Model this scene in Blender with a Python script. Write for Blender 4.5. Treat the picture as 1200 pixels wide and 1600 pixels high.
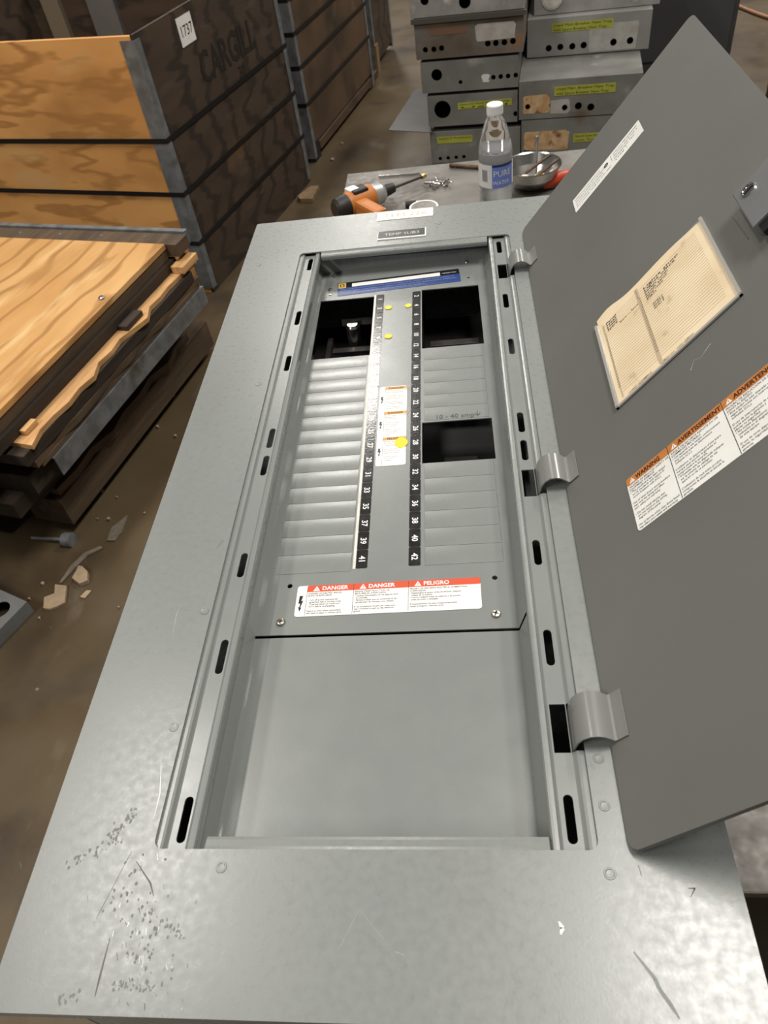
import bpy, bmesh, math, random
from mathutils import Vector, Matrix
from mathutils.geometry import delaunay_2d_cdt
random.seed(7)
for o in list(bpy.data.objects): bpy.data.objects.remove(o, do_unlink=True)
SC = bpy.context.scene
COL = SC.collection
pi, cos, sin, rad = math.pi, math.cos, math.sin, math.radians

# ------------------------------------------------------------------ camera
FPX = 1164.03
CR = ((0.9915486782539701, 0.04507033609759558, -0.12165477161564443),
      (-0.050663864225460174, -0.7287369782788711, -0.6829169710519165),
      (-0.11943362807245275, 0.683308920835247, -0.7202947502185624))   # rows: right, down, forward
CC = Vector((0.05179, -0.69805, 0.55123))
cam = bpy.data.cameras.new('camera')
cam.sensor_fit = 'VERTICAL'; cam.sensor_height = 36.0; cam.sensor_width = 27.0
cam.lens = FPX / 1600 * 36.0
cam.clip_start = 0.02; cam.clip_end = 60
cam.dof.use_dof = True; cam.dof.focus_distance = 0.85; cam.dof.aperture_fstop = 15.4
camo = bpy.data.objects.new('camera', cam); COL.objects.link(camo)
r0, r1, r2 = (Vector(v) for v in CR)
mw = Matrix((( r0.x, -r1.x, -r2.x, CC.x), (r0.y, -r1.y, -r2.y, CC.y), (r0.z, -r1.z, -r2.z, CC.z), (0, 0, 0, 1)))
camo.matrix_world = mw
SC.camera = camo

def ray(x, y):
    a, b = (x - 600) / FPX, (y - 800) / FPX
    return r0 * a + r1 * b + r2
def uz(x, y, z):                       # photo pixel -> point on the level z
    d = ray(x, y); return CC + d * ((z - CC.z) / d.z)

# ------------------------------------------------------------------ light
W = bpy.data.worlds.new('world'); SC.world = W; W.use_nodes = True
bg = W.node_tree.nodes['Background']
bg.inputs[0].default_value = (1.0, 0.97, 0.93, 1); bg.inputs[1].default_value = 0.13
def strip_light(name, x, y, z, sx, sy, power, col=(1, .96, .9)):
    l = bpy.data.lights.new(name, 'AREA'); l.shape = 'RECTANGLE'; l.size = sx; l.size_y = sy
    l.energy = power; l.color = col
    o = bpy.data.objects.new(name, l); COL.objects.link(o); o.location = (x, y, z)
    return o
strip_light('ceiling_lamp', -2.0, 0.85, 4.0, 0.22, 1.5, 80)
strip_light('ceiling_lamp', 1.28, 0.20, 4.0, 0.80, 1.5, 160)
strip_light('ceiling_lamp', -1.20, 5.65, 4.0, 0.75, 1.0, 130)
strip_light('ceiling_lamp', 2.8, 4.2, 4.0, 0.5, 2.0, 210)  # unseen lamp, added to brighten the aisle and stacks
strip_light('ceiling_lamp', -3.2, -2.5, 3.7, 0.5, 2.0, 200)
strip_light('ceiling_lamp', -1.3, 10.6, 4.0, 0.5, 2.0, 190)  # unseen, added for far-floor sheen; agrees with glare at the cover's top
strip_light('ceiling_lamp', 2.6, 10.0, 4.0, 0.5, 2.0, 190)  # unseen lamp, added as rear fill and sheen on the far floor
SC.view_settings.view_transform = 'Standard'
SC.view_settings.look = 'None'
SC.view_settings.exposure = -0.28
SC.view_settings.gamma = 1.0
SC.view_settings.use_curve_mapping = False

# ------------------------------------------------------------------ materials
MATS = {}
def M(name, col, rough=.5, metal=0., col2=None, scale=6., detail=5., stretch=(1, 1, 1), rotz=0., lo=.35, hi=.65,
      bump=0., bscale=60., bstretch=None, rvar=0., rscale=8., spec=.5, grain=None, spots=None, trans=0., ior=1.45, coat=0., alpha=1.):
    if name in MATS: return MATS[name]
    m = bpy.data.materials.new(name); m.use_nodes = True; nt = m.node_tree; N = nt.nodes; Lk = nt.links
    b = N['Principled BSDF']
    c4 = lambda c: (c[0], c[1], c[2], 1)
    b.inputs['Base Color'].default_value = c4(col)
    b.inputs['Roughness'].default_value = rough; b.inputs['Metallic'].default_value = metal
    b.inputs['Specular IOR Level'].default_value = spec; b.inputs['IOR'].default_value = ior
    b.inputs['Transmission Weight'].default_value = trans; b.inputs['Coat Weight'].default_value = coat
    b.inputs['Alpha'].default_value = alpha
    tc = N.new('ShaderNodeTexCoord')
    def mp(st, rz=0.):
        r = N.new('ShaderNodeMapping'); r.vector_type = 'POINT'
        r.inputs['Rotation'].default_value = (0, 0, -rz)
        Lk.new(tc.outputs['Object'], r.inputs['Vector'])
        q = N.new('ShaderNodeMapping'); q.inputs['Scale'].default_value = st
        Lk.new(r.outputs[0], q.inputs['Vector'])
        return q.outputs[0]
    def noise(st, sc, de, rz=0.):
        n = N.new('ShaderNodeTexNoise'); n.inputs['Scale'].default_value = sc; n.inputs['Detail'].default_value = de
        Lk.new(mp(st, rz), n.inputs['Vector']); return n.outputs['Fac']
    def ramp(src, a, bb):
        r = N.new('ShaderNodeMapRange'); r.inputs['From Min'].default_value = a; r.inputs['From Max'].default_value = bb
        Lk.new(src, r.inputs['Value']); return r.outputs[0]
    def mix(fac, A, B):
        x = N.new('ShaderNodeMix'); x.data_type = 'RGBA'
        Lk.new(fac, x.inputs['Factor'])
        for s, i in ((A, 6), (B, 7)):
            if isinstance(s, tuple): x.inputs[i].default_value = c4(s)
            else: Lk.new(s, x.inputs[i])
        return x.outputs[2]
    cur = tuple(col)
    if col2 is not None: cur = mix(ramp(noise(stretch, scale, detail, rotz), lo, hi), tuple(col), tuple(col2))
    if grain:   # (colour, wave scale, distortion, stretch, amount lo, hi)
        gc, gs, gd, gst, ga, gb = grain
        w = N.new('ShaderNodeTexWave'); w.wave_type = 'BANDS'; w.bands_direction = 'Y'
        w.inputs['Scale'].default_value = gs; w.inputs['Distortion'].default_value = gd
        w.inputs['Detail'].default_value = 3; w.inputs['Detail Scale'].default_value = 1.2
        Lk.new(mp(gst, rotz), w.inputs['Vector'])
        cur = mix(ramp(w.outputs['Fac'], ga, gb), cur, tuple(gc))
    for sp in (spots or []):      # (colour, scale, lo, hi, stretch)
        cur = mix(ramp(noise(sp[4], sp[1], 6., rotz), sp[2], sp[3]), cur, tuple(sp[0]))
    if not isinstance(cur, tuple): Lk.new(cur, b.inputs['Base Color'])
    if rvar:
        rr = N.new('ShaderNodeMapRange'); rr.inputs['From Min'].default_value = .3; rr.inputs['From Max'].default_value = .7
        rr.inputs['To Min'].default_value = max(.02, rough - rvar); rr.inputs['To Max'].default_value = min(1, rough + rvar)
        Lk.new(noise((1, 1, 1), rscale, 6.), rr.inputs['Value']); Lk.new(rr.outputs[0], b.inputs['Roughness'])
    if bump:
        bn = N.new('ShaderNodeBump'); bn.inputs['Strength'].default_value = bump; bn.inputs['Distance'].default_value = .002
        Lk.new(noise(bstretch or (1, 1, 1), bscale, 4., rotz), bn.inputs['Height']); Lk.new(bn.outputs[0], b.inputs['Normal'])
    MATS[name] = m; return m

PAINT = M('grey_enamel', (.200, .214, .205), .27, 0, spec=.8, col2=(.215, .227, .216), scale=9, bump=.012, bscale=260, rvar=.03, rscale=40)
COVERP = M('grey_enamel_worn', (.205, .218, .209), .30, 0, spec=.8, col2=(.220, .232, .221), scale=7, bump=.018, bscale=420, rvar=.05, rscale=150,
           spots=[((.188, .197, .187), 9, .50, .80, (1, .45, 1)), ((.188, .195, .186), 240, .62, .76, (1, .6, 1)), ((.235, .245, .235), 150, .72, .86, (1, 2, 1))])
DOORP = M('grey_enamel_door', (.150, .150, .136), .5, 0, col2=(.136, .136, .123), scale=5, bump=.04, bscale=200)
STRAPP = M('grey_enamel_strap', (.20, .208, .197), .24, 0, spec=.9, col2=(.20, .20, .185), scale=40, spots=[((.16, .10, .06), 60, .68, .76, (1, 1, 1))])
BLACK = M('black_print', (.012, .012, .012), .35)
TILE = M('black_number_tile', (.014, .014, .013), .15, spec=.7, col2=(.03, .03, .028), scale=90, bump=.05, bscale=400)
WHITEINK = M('white_print', (.82, .82, .80), .4)
WHITE = M('white_label_stock', (.88, .87, .83), .38, col2=(.82, .80, .75), scale=30)
WHITE2 = M('aged_white_label', (.72, .70, .64), .4, col2=(.6, .58, .52), scale=40)
INK = M('grey_print', (.035, .035, .035), .5)
REDH = M('danger_red', (.62, .085, .035), .38)
ORH = M('warning_orange', (.56, .215, .06), .4, col2=(.5, .19, .05), scale=50)
DKRED = M('dark_brown_print', (.06, .012, .008), .5)
CREAM = M('aged_card', (.90, .75, .52), .55, col2=(.80, .64, .42), scale=18, spots=[((.30, .22, .13), 35, .66, .8, (1, 1, 1))])
RULE = M('ruled_line', (.52, .40, .25), .6)
PENC = M('pencil', (.09, .08, .08), .6)
BLUE = M('label_blue', (.035, .065, .22), .3, col2=(.05, .08, .2), scale=40)
YEL = M('yellow_dot', (.85, .62, .03), .45)
GOLD = M('logo_gold', (.62, .42, .10), .4)
GALV = M('galvanised_steel', (.42, .43, .43), .42, .75, col2=(.30, .31, .32), scale=40, detail=3, rvar=.1, rscale=40, bump=.05, bscale=120)
GALVD = M('galvanised_steel_dirty', (.26, .27, .28), .55, .45, col2=(.16, .165, .165), scale=22, rvar=.1, bump=.12, bscale=90,
          spots=[((.10, .075, .05), 9, .6, .75, (1, 1, 1))])
STEEL = M('bright_steel', (.62, .61, .58), .22, 1., rvar=.08)
ZINC = M('zinc_screw', (.55, .52, .45), .3, .9, col2=(.35, .3, .22), scale=200)
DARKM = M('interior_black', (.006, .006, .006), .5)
BUSM = M('bus_metal', (.20, .19, .18), .35, .8, col2=(.10, .09, .08), scale=30)
COPPER = M('copper', (.42, .2, .1), .35, .9)
CLEARP = M('clear_plastic', (.82, .80, .74), .12, trans=.9, ior=1.2)

# ------------------------------------------------------------------ mesh builder
def frame(o, x, y, z=None):
    x, y = Vector(x), Vector(y); z = Vector(z) if z is not None else x.cross(y); o = Vector(o)
    return Matrix(((x.x, y.x, z.x, o.x), (x.y, y.y, z.y, o.y), (x.z, y.z, z.z, o.z), (0, 0, 0, 1)))
I4 = Matrix.Identity(4)
def rotz(a, at=(0, 0, 0)): return Matrix.Translation(at) @ Matrix.Rotation(a, 4, 'Z')
def rrect(x0, y0, x1, y1, r=0., n=4):
    if r <= 0: return [(x0, y0), (x1, y0), (x1, y1), (x0, y1)]
    p = []
    for cx, cy, a0 in ((x1 - r, y0 + r, -pi / 2), (x1 - r, y1 - r, 0), (x0 + r, y1 - r, pi / 2), (x0 + r, y0 + r, pi)):
        for k in range(n + 1):
            a = a0 + pi / 2 * k / n; p.append((cx + r * cos(a), cy + r * sin(a)))
    return p
def circ(cx, cy, r, n=16, ry=None):
    return [(cx + r * cos(2 * pi * k / n), cy + (ry or r) * sin(2 * pi * k / n)) for k in range(n)]
def slot(cx, y0, y1, w, n=6):
    r = w / 2; p = []
    for k in range(n + 1): a = pi * k / n; p.append((cx + r * cos(a), y1 - r + r * sin(a)))
    for k in range(n + 1): a = pi + pi * k / n; p.append((cx + r * cos(a), y0 + r + r * sin(a)))
    return p
def inside(p, poly):
    x, y = p; c = False; n = len(poly); j = n - 1
    for i in range(n):
        if (poly[i][1] > y) != (poly[j][1] > y) and x < (poly[j][0] - poly[i][0]) * (y - poly[i][1]) / (poly[j][1] - poly[i][1]) + poly[i][0]: c = not c
        j = i
    return c

class MB:
    def __init__(s): s.v = []; s.f = []; s.mi = []; s.sm = []
    def add(s, vs, fs, m=0, F=I4, smooth=False):
        b = len(s.v); s.v += [F @ Vector(q) for q in vs]
        for f in fs: s.f.append([b + i for i in f]); s.mi.append(m); s.sm.append(smooth)
        return s
    def box(s, a, b, m=0, F=I4):
        x0, y0, z0 = a; x1, y1, z1 = b
        return s.add([(x0, y0, z0), (x1, y0, z0), (x1, y1, z0), (x0, y1, z0), (x0, y0, z1), (x1, y0, z1), (x1, y1, z1), (x0, y1, z1)],
                     [(3, 2, 1, 0), (4, 5, 6, 7), (0, 1, 5, 4), (1, 2, 6, 5), (2, 3, 7, 6), (3, 0, 4, 7)], m, F)
    def bevbox(s, a, b, r, m=0, F=I4):
        bm = bmesh.new(); bmesh.ops.create_cube(bm, size=1)
        for v in bm.verts: v.co = Vector([(a[i] + b[i]) / 2 + v.co[i] * (b[i] - a[i]) for i in range(3)])
        bmesh.ops.bevel(bm, geom=bm.edges[:], offset=r, segments=2, affect='EDGES', profile=.6)
        bm.verts.index_update()
        s.add([v.co[:] for v in bm.verts], [[v.index for v in f.verts] for f in bm.faces], m, F); bm.free(); return s
    def flat(s, poly, z, m=0, F=I4):
        return s.add([(x, y, z) for x, y in poly], [list(range(len(poly)))], m, F)
    def plate(s, outer, holes, z0, z1, m=0, F=I4, wall=None):
        loops = [outer] + list(holes); co = []; fc = []
        for l in loops: fc.append(list(range(len(co), len(co) + len(l)))); co += [Vector(q) for q in l]
        r = delaunay_2d_cdt(co, [], fc, 0, 1e-7)
        vs, tris = r[0], r[2]; keep = []
        for t in tris:
            c = (sum(vs[i].x for i in t) / len(t), sum(vs[i].y for i in t) / len(t))
            if inside(c, outer) and not any(inside(c, h) for h in holes): keep.append(list(t))
        s.add([(v.x, v.y, z1) for v in vs], keep, m, F)
        s.add([(v.x, v.y, z0) for v in vs], [t[::-1] for t in keep], m, F)
        for k, l in enumerate(loops):
            n = len(l)
            s.add([(x, y, z0) for x, y in l] + [(x, y, z1) for x, y in l],
                  [(i, (i + 1) % n, n + (i + 1) % n, n + i) if k == 0 else (i, n + i, n + (i + 1) % n, (i + 1) % n) for i in range(n)], m if wall is None else wall, F)
        return s
    def sweep(s, prof, L0, L1, m=0, F=I4, smooth=False, thick=0.):
        # open profile of (x,z) swept along local y from L0 to L1
        n = len(prof)
        s.add([(x, L0, z) for x, z in prof] + [(x, L1, z) for x, z in prof], [(i, i + 1, n + i + 1, n + i) for i in range(n - 1)], m, F, smooth)
        if thick:
            nr = []
            for i in range(n):
                a = prof[max(0, i - 1)]; b = prof[min(n - 1, i + 1)]; d = Vector((b[0] - a[0], b[1] - a[1])).normalized(); nr.append((d.y, -d.x))
            q = [(prof[i][0] + nr[i][0] * thick, prof[i][1] + nr[i][1] * thick) for i in range(n)]
            s.add([(x, L0, z) for x, z in q] + [(x, L1, z) for x, z in q], [(n + i, n + i + 1, i + 1, i) for i in range(n - 1)], m, F, smooth)
            for L in (L0, L1): s.add([(x, L, z) for x, z in prof] + [(x, L, z) for x, z in q], [(i, n + i, n + i + 1, i + 1) for i in range(n - 1)], m, F)
            for k in (0, n - 1): s.add([(prof[k][0], L0, prof[k][1]), (prof[k][0], L1, prof[k][1]), (q[k][0], L1, q[k][1]), (q[k][0], L0, q[k][1])], [(0, 1, 2, 3)], m, F)
        return s
    def prism(s, prof, L0, L1, m=0, F=I4, smooth=False):
        # closed profile of (x,z) along local y
        n = len(prof)
        s.add([(x, L0, z) for x, z in prof] + [(x, L1, z) for x, z in prof], [(i, (i + 1) % n, n + (i + 1) % n, n + i) for i in range(n)], m, F, smooth)
        s.add([(x, L0, z) for x, z in prof], [list(range(n))[::-1]], m, F); s.add([(x, L1, z) for x, z in prof], [list(range(n))], m, F)
        return s
    def lathe(s, prof, n=24, m=0, F=I4, smooth=True, mats=None):
        # profile of (r,z) turned about local z; mats: material per ring
        k = len(prof); vs = []
        for r, z in prof: vs += [(r * cos(2 * pi * j / n), r * sin(2 * pi * j / n), z) for j in range(n)]
        for i in range(k - 1):
            s.add(vs[i * n:(i + 2) * n], [(j, (j + 1) % n, n + (j + 1) % n, n + j) for j in range(n)], mats[i] if mats else m, F, smooth)
        return s
    def tube(s, pts, r, n=8, m=0, F=I4, smooth=True):
        pts = [Vector(p) for p in pts]; rings = []; up = Vector((0, 0, 1))
        rr = r if isinstance(r, (list, tuple)) else [r] * len(pts)
        for i, p in enumerate(pts):
            d = (pts[min(i + 1, len(pts) - 1)] - pts[max(i - 1, 0)]).normalized()
            a = d.cross(up if abs(d.z) < .95 else Vector((1, 0, 0))).normalized(); b = d.cross(a)
            rings.append([p + (a * cos(2 * pi * j / n) + b * sin(2 * pi * j / n)) * rr[i] for j in range(n)])
        vs = [q for g in rings for q in g]; fs = []
        for i in range(len(pts) - 1):
            fs += [(i * n + j, i * n + (j + 1) % n, (i + 1) * n + (j + 1) % n, (i + 1) * n + j) for j in range(n)]
        s.add(vs, fs, m, F, smooth)
        s.add(rings[0], [list(range(n))[::-1]], m, F); s.add(rings[-1], [list(range(n))], m, F); return s
    def text(s, body, x, y, size, z, m=0, F=I4, align='LEFT', bold=0., sx=1., width=None, va='BOTTOM_BASELINE'):
        cu = bpy.data.curves.new('t', 'FONT'); cu.body = body; cu.size = size; cu.align_x = align; cu.resolution_u = 2
        cu.offset = bold * size
        ob = bpy.data.objects.new('t', cu); me = bpy.data.meshes.new_from_object(ob)
        vs = [v.co for v in me.vertices]
        if vs:
            k = sx
            if width:
                w = max(v.x for v in vs) - min(v.x for v in vs); k = width / max(w, 1e-6)
            if va == 'CENTER': cy = (max(v.y for v in vs) + min(v.y for v in vs)) / 2
            else: cy = 0
            s.add([(x + v.x * k, y + v.y - cy, z) for v in vs], [list(p.vertices) for p in me.polygons], m, F)
        bpy.data.objects.remove(ob); bpy.data.meshes.remove(me); bpy.data.curves.remove(cu); return s
    def build(s, name, mats, parent=None, basis=None, fix=False):
        me = bpy.data.meshes.new(name); me.from_pydata([v[:] for v in s.v], [], s.f)
        for mm in (mats if isinstance(mats, (list, tuple)) else [mats]): me.materials.append(mm)
        me.polygons.foreach_set('material_index', s.mi); me.polygons.foreach_set('use_smooth', s.sm)
        if fix:
            bm = bmesh.new(); bm.from_mesh(me); bmesh.ops.remove_doubles(bm, verts=bm.verts, dist=1e-6)
            bmesh.ops.recalc_face_normals(bm, faces=bm.faces); bm.to_mesh(me); bm.free()
        me.update()
        o = bpy.data.objects.new(name, me); COL.objects.link(o)
        if basis is not None: o.matrix_basis = basis
        if parent is not None: adopt(o, parent)
        return o
ORIG = {}
def adopt(o, parent):
    o.parent = parent
    o.matrix_parent_inverse = ORIG.get(parent.name, parent.matrix_basis).inverted() if parent.type == 'EMPTY' else parent.matrix_basis.inverted()
def thing(name, label, cat, loc, group=None):
    e = bpy.data.objects.new(name, None); COL.objects.link(e); e.location = loc; e.empty_display_size = .05
    ORIG[e.name] = Matrix.Translation(loc)
    return tag(e, label, cat, group)
def tag(o, label, cat, group=None):
    o['label'] = label; o['category'] = cat
    if group: o['group'] = group
    return o
def struct(o): o['kind'] = 'structure'; return o

# ------------------------------------------------------------------ the floor
FZ = -1.0
FLOOR = M('worn_concrete', (.128, .092, .050), .42, 0, col2=(.074, .051, .027), scale=1.6, detail=9, lo=.3, hi=.7, bump=.25, bscale=30, rvar=.15, rscale=5,
          spots=[((.050, .036, .024), 3.2, .56, .74, (1, 1, 1)), ((.20, .165, .125), 38, .70, .78, (1, 1, 1)), ((.17, .13, .09), 7, .62, .8, (1, .5, 1))])
g = MB(); g.add([(-9, -4, FZ), (10, -4, FZ), (10, 16, FZ), (-9, 16, FZ)], [(0, 1, 2, 3)])
struct(g.build('floor', FLOOR))

# ------------------------------------------------------------------ workbench
TZ = -0.150
BENCH = M('worn_steel_plate', (.22, .205, .185), .50, .25, col2=(.12, .108, .095), scale=14, detail=10, lo=.3, hi=.7, bump=.12, bscale=140, rvar=.14, rscale=60,
          spots=[((.10, .085, .07), 5, .55, .75, (1, 2.5, 1)), ((.36, .34, .31), 60, .70, .8, (4, .6, 1))])
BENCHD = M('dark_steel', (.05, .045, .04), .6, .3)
wb = thing('workbench', 'steel-topped workbench carrying the open panelboard and loose tools', 'workbench', (.25, .28, FZ))
MB().bevbox((-.200, -.492, TZ - .012), (.72, 1.057, TZ), .002).build('bench_top', BENCH, wb)
MB().box((-.17, -.46, TZ - .11), (.69, 1.03, TZ - .0125)).build('bench_frame', BENCHD, wb)
for x in (-.14, .66):
    for y in (-.43, 1.0):
        MB().box((x - .03, y - .03, FZ), (x + .03, y + .03, TZ - .1105)).build('leg', BENCHD, wb)

MB().box((-.11, -.458, FZ + .02), (.63, -.452, TZ - .111)).build('under_bench_shade', BENCHD, wb)  # dark sheet added to stand for the shade under the bench

# ------------------------------------------------------------------ the panelboard
X0, X1, Y0, Y1 = -.288, .2145, -.614, .513          # trim cover
OL, OR, OB, OT = -.1985, .1265, -.5090, .3950       # opening of the cover
pb = thing('panelboard', 'grey steel electrical panelboard lying open with its numbered circuit positions', 'panelboard', (-.037, -.05, TZ))
# enclosure behind the cover
e = MB()
bx0, bx1, by0, by1 = -.272, .199, -.598, .497
e.box((bx0, by0, TZ + .0005), (bx1, by1, TZ + .002))
for a, b in (((bx0, by0), (bx0 + .0015, by1)), ((bx1 - .0015, by0), (bx1, by1)), ((bx0, by0), (bx1, by0 + .0015)), ((bx0, by1 - .0015), (bx1, by1))):
    e.box((a[0], a[1], TZ + .002), (b[0], b[1], -.0125))
e.build('enclosure_box', PAINT, pb)
# cover
c = MB()
hole = rrect(OL, OB, OR, OT, .007)
c.plate(rrect(X0, Y0, X1, Y1, .004), [hole], -.0020, 0)
sk = .0115
for a, b in (((X0, Y0 + .004), (X0 + .0018, Y1 - .004)), ((X1 - .0018, Y0 + .004), (X1, Y1 - .004)), ((X0 + .004, Y0), (X1 - .004, Y0 + .0018)), ((X0 + .004, Y1 - .0018), (X1 - .004, Y1))):
    c.box((a[0], a[1], -sk), (b[0], b[1], -.002))
RI0, RI1 = -.1672, .0945     # inner edges of the two rails
# rolled lips across the ends of the opening, between the rails
lipx0, lipx1 = -.1590, .0930
c.sweep([(0, -.0002), (.003, -.0012), (.008, -.0018), (.0105, -.0030), (.0112, -.0052), (.0112, -.010)], lipx0, lipx1, F=frame((0, OB - .0005, 0), (0, 1, 0), (1, 0, 0), (0, 0, 1)), smooth=False, thick=.001)
c.sweep([(0, -.0002), (.003, -.0022), (.008, -.0030), (.0105, -.0040), (.0112, -.0062), (.0112, -.010)], -.1650, lipx1, F=frame((0, OT + .0005, 0), (0, -1, 0), (1, 0, 0), (0, 0, 1)), smooth=False, thick=.001)
cover = c.build('trim_cover', COVERP, pb)
# spot-weld dimples and paint nicks
for x, y in ((-.1429, -.5218), (.1311, -.5243), (-.2063, -.4108), (-.2053, -.2924), (.1356, -.4423), (.1345, -.478), (.1340, -.405), (-.211, .06), (.02, .452), (-.262, .37)):
    r = .0042
    MB().lathe([(r, 0.0001), (r * .92, .0005), (r * .75, .0005), (r * .6, .00015), (0, .0001)], 18, F=Matrix.Translation((x, y, 0))).build('weld_dimple', COVERP, cover)
SCR = M('bare_scratch', (.55, .56, .54), .3, .3)
SCD = M('dark_scuff', (.12, .11, .10), .6)
NICK = M('chipped_paint', (.80, .80, .74), .5)
def scuff(pts, w, mat, name='scratch'):
    g = MB(); P = [uz(x, y, 0) for x, y in pts]
    for i in range(len(P) - 1):
        d = (P[i + 1] - P[i]).normalized(); n = Vector((-d.y, d.x, 0)) * w / 2
        k0 = .35 if i == 0 else 1; k1 = .35 if i == len(P) - 2 else 1
        g.add([P[i] - n * k0 + Vector((0, 0, .00012)), P[i + 1] - n * k1 + Vector((0, 0, .00012)), P[i + 1] + n * k1 + Vector((0, 0, .00012)), P[i] + n * k0 + Vector((0, 0, .00012))], [(0, 1, 2, 3)])
    g.build(name, mat, cover)
scuff([(528, 1486), (560, 1424)], .0004, SCR); scuff([(564, 1424), (600, 1468)], .0004, SCR); scuff([(617, 1487), (631, 1492)], .0006, SCR)
scuff([(873, 1440), (879, 1450), (876, 1460)], .0030, NICK, 'paint_chip')
scuff([(990, 1487), (1024, 1530), (1030, 1545), (1048, 1570), (1062, 1592)], .0024, M('grey_smear', (.20, .215, .205), .5), 'smear')
scuff([(206, 1330), (150, 1436)], .0008, SCD); scuff([(213, 1346), (235, 1380), (240, 1400)], .0012, SCD); scuff([(172, 1465), (155, 1530), (148, 1558)], .0014, SCD)
scuff([(337, 858), (348, 845), (349, 843)], .0012, M('wood_splinter', (.22, .15, .09), .7), 'splinter'); scuff([(299, 838), (311, 837)], .0007, SCR); scuff([(316, 952), (324, 951)], .0010, SCR)
scuff([(1075, 1388), (1086, 1388), (1079, 1402)], .0010, SCD); scuff([(997, 1352), (1003, 1370)], .0010, SCD)
scuff([(270, 990), (276, 960), (283, 945)], .0004, SCR); scuff([(252, 1190), (250, 1240), (240, 1280)], .0005, SCR)
GRIME = M('grime', (.165, .165, .150), .5, col2=(.185, .19, .18), scale=160)
for q, w, n in (((172, 1305, 214, 1266), 4, 46), ((110, 1350, 190, 1310), 5, 40), ((255, 1440, 284, 1466), 4, 22), ((165, 1540, 240, 1542), 5, 26), ((90, 1565, 118, 1552), 4, 20), ((200, 1360, 240, 1520), 22, 70)):
    g = MB()
    for k in range(n):
        t = random.random(); x = q[0] + (q[2] - q[0]) * t + random.gauss(0, w); y = min(1594, q[1] + (q[3] - q[1]) * t + random.gauss(0, w)); c_ = uz(x, y, 0); r = random.uniform(.0003, .0011)
        g.flat([(c_.x + r * random.uniform(.5, 1.2) * cos(a), c_.y + 1.6 * r * random.uniform(.5, 1.2) * sin(a)) for a in [i * .9 for i in range(7)]], .0001 + k * .000006)
    g.build('grime_smudge', GRIME, cover)
for k in range(60):
    x = random.gauss(215, 38); y = random.gauss(1470, 60)
    if y < 1590 and x > 30: scuff([(x, y), (x + random.uniform(-3, 3), y + random.uniform(3, 12))], random.uniform(.0004, .0013), random.choice((SCD, SCD, SCR)))

# rails either side of the opening: shallow channels with a slotted floor
SLOTS = [(.3870, .3510), (.2360, .2000), (.1270, .0925), (-.0220, -.0570), (-.0700, -.1030), (-.2165, -.2480), (-.3207, -.3570), (-.4670, -.5028)]
RZ = -.0065
def rail(side):
    g = MB()
    if side < 0:
        a, f0, f1, b = OL + .0005, -.1898, -.1762, RI0; cx = -.1812; holes = []
    else:
        a, f0, f1, b = OR - .0005, .1175, .1030, RI1; cx = .1100
        holes = [(.2775, .3165), (-.1575, -.1178), (-.4345, -.3930)]
    s = 1 if side < 0 else -1
    y0, y1 = OB - .006, OT + .002
    lo, hi = min(f0, f1), max(f0, f1)
    hl = [slot(cx, q, p, .0072) for p, q in SLOTS] + [[(.1042, h0), (.1168, h0), (.1168, h1), (.1042, h1)] for h0, h1 in holes]
    g.plate([(lo, y0), (hi, y0), (hi, y1), (lo, y1)], hl, RZ - .0013, RZ)
    # outer shoulder
    prof = [(a - s * .002, -.0028), (a + s * .0035, -.0028), (a + s * .0055, -.0032), (f0 - s * .0010, RZ + .0008), (f0, RZ)]
    secs = [(y0, y1)]
    if holes:
        cuts = sorted(holes); secs = []; yy = y0
        for h0, h1 in cuts: secs.append((yy, h0)); yy = h1
        secs.append((yy, y1))
    for q0, q1 in secs: g.sweep(prof if s > 0 else prof, q0, q1, thick=.0012 * (1 if s > 0 else -1))
    # inner bead, rolled down
    prof = [(f1, RZ), (f1 + s * .0012, RZ + .0010), (f1 + s * .0030, -.0030), (b - s * .0030, -.0026), (b - s * .0012, -.0030), (b - s * .0002, -.0045), (b, -.0068), (b, -.0125)]
    g.sweep(prof, y0, y1, thick=.0012 * (1 if s > 0 else -1))
    return g.build('mounting_rail', PAINT, pb)
railL = rail(-1); railR = rail(1)

# deadfront: plate with breaker openings, turned a hair on its fixing screws
DZ = -.040
TH = .0114; PC = Vector((-.04, .05, 0))
DF = Matrix.Translation(PC) @ Matrix.Rotation(TH, 4, 'Z') @ Matrix.Translation(-PC)
def dfp(x, y): q = DF @ Vector((x, y, 0)); return (q.x, q.y)
RT, PITCH = .3192, .02547
def row(k): return RT - k * PITCH
LX0, LX1, RX0, RX1 = -.1615, -.0785, -.0062, .0788
holesD = [[dfp(x, y) for x, y in rrect(LX0, row(6) - .003, LX1, row(0) - .003)],
          [dfp(x, y) for x, y in rrect(RX0, row(6) + .002, RX1, row(0) + .003)],
          [dfp(x, y) for x, y in rrect(RX0, row(15), RX1, row(12) - .003)]]
BLX, BRX, DBY, DTY = -.1690, .0885, -.2950, .3995
d = MB()
d.plate([(BLX, DBY), (BRX, DBY), (BRX, DTY), (BLX, DTY)], holesD + [circ(*dfp(-.1424, -.234), .0028, 10), circ(*dfp(.066, -.236), .0028, 10), circ(.0619, .3472, .0022, 8)], DZ - .0015, DZ)
d.add([(BLX, -.2835, DZ + .020), (BLX - .0115, -.2835, DZ + .020), (BLX - .0115, DTY, DZ + .020), (BLX, DTY, DZ), (BLX, DBY, DZ), (BLX - .0105, -.282, DZ + .018), (BLX - .0105, DTY, DZ + .018)], [(4, 3, 6, 5)])
d.add([(BRX, DTY, DZ), (BRX, DBY, DZ), (BRX + .010, -.282, DZ + .018), (BRX + .010, DTY, DZ + .018)], [(0, 1, 2, 3)])
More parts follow.
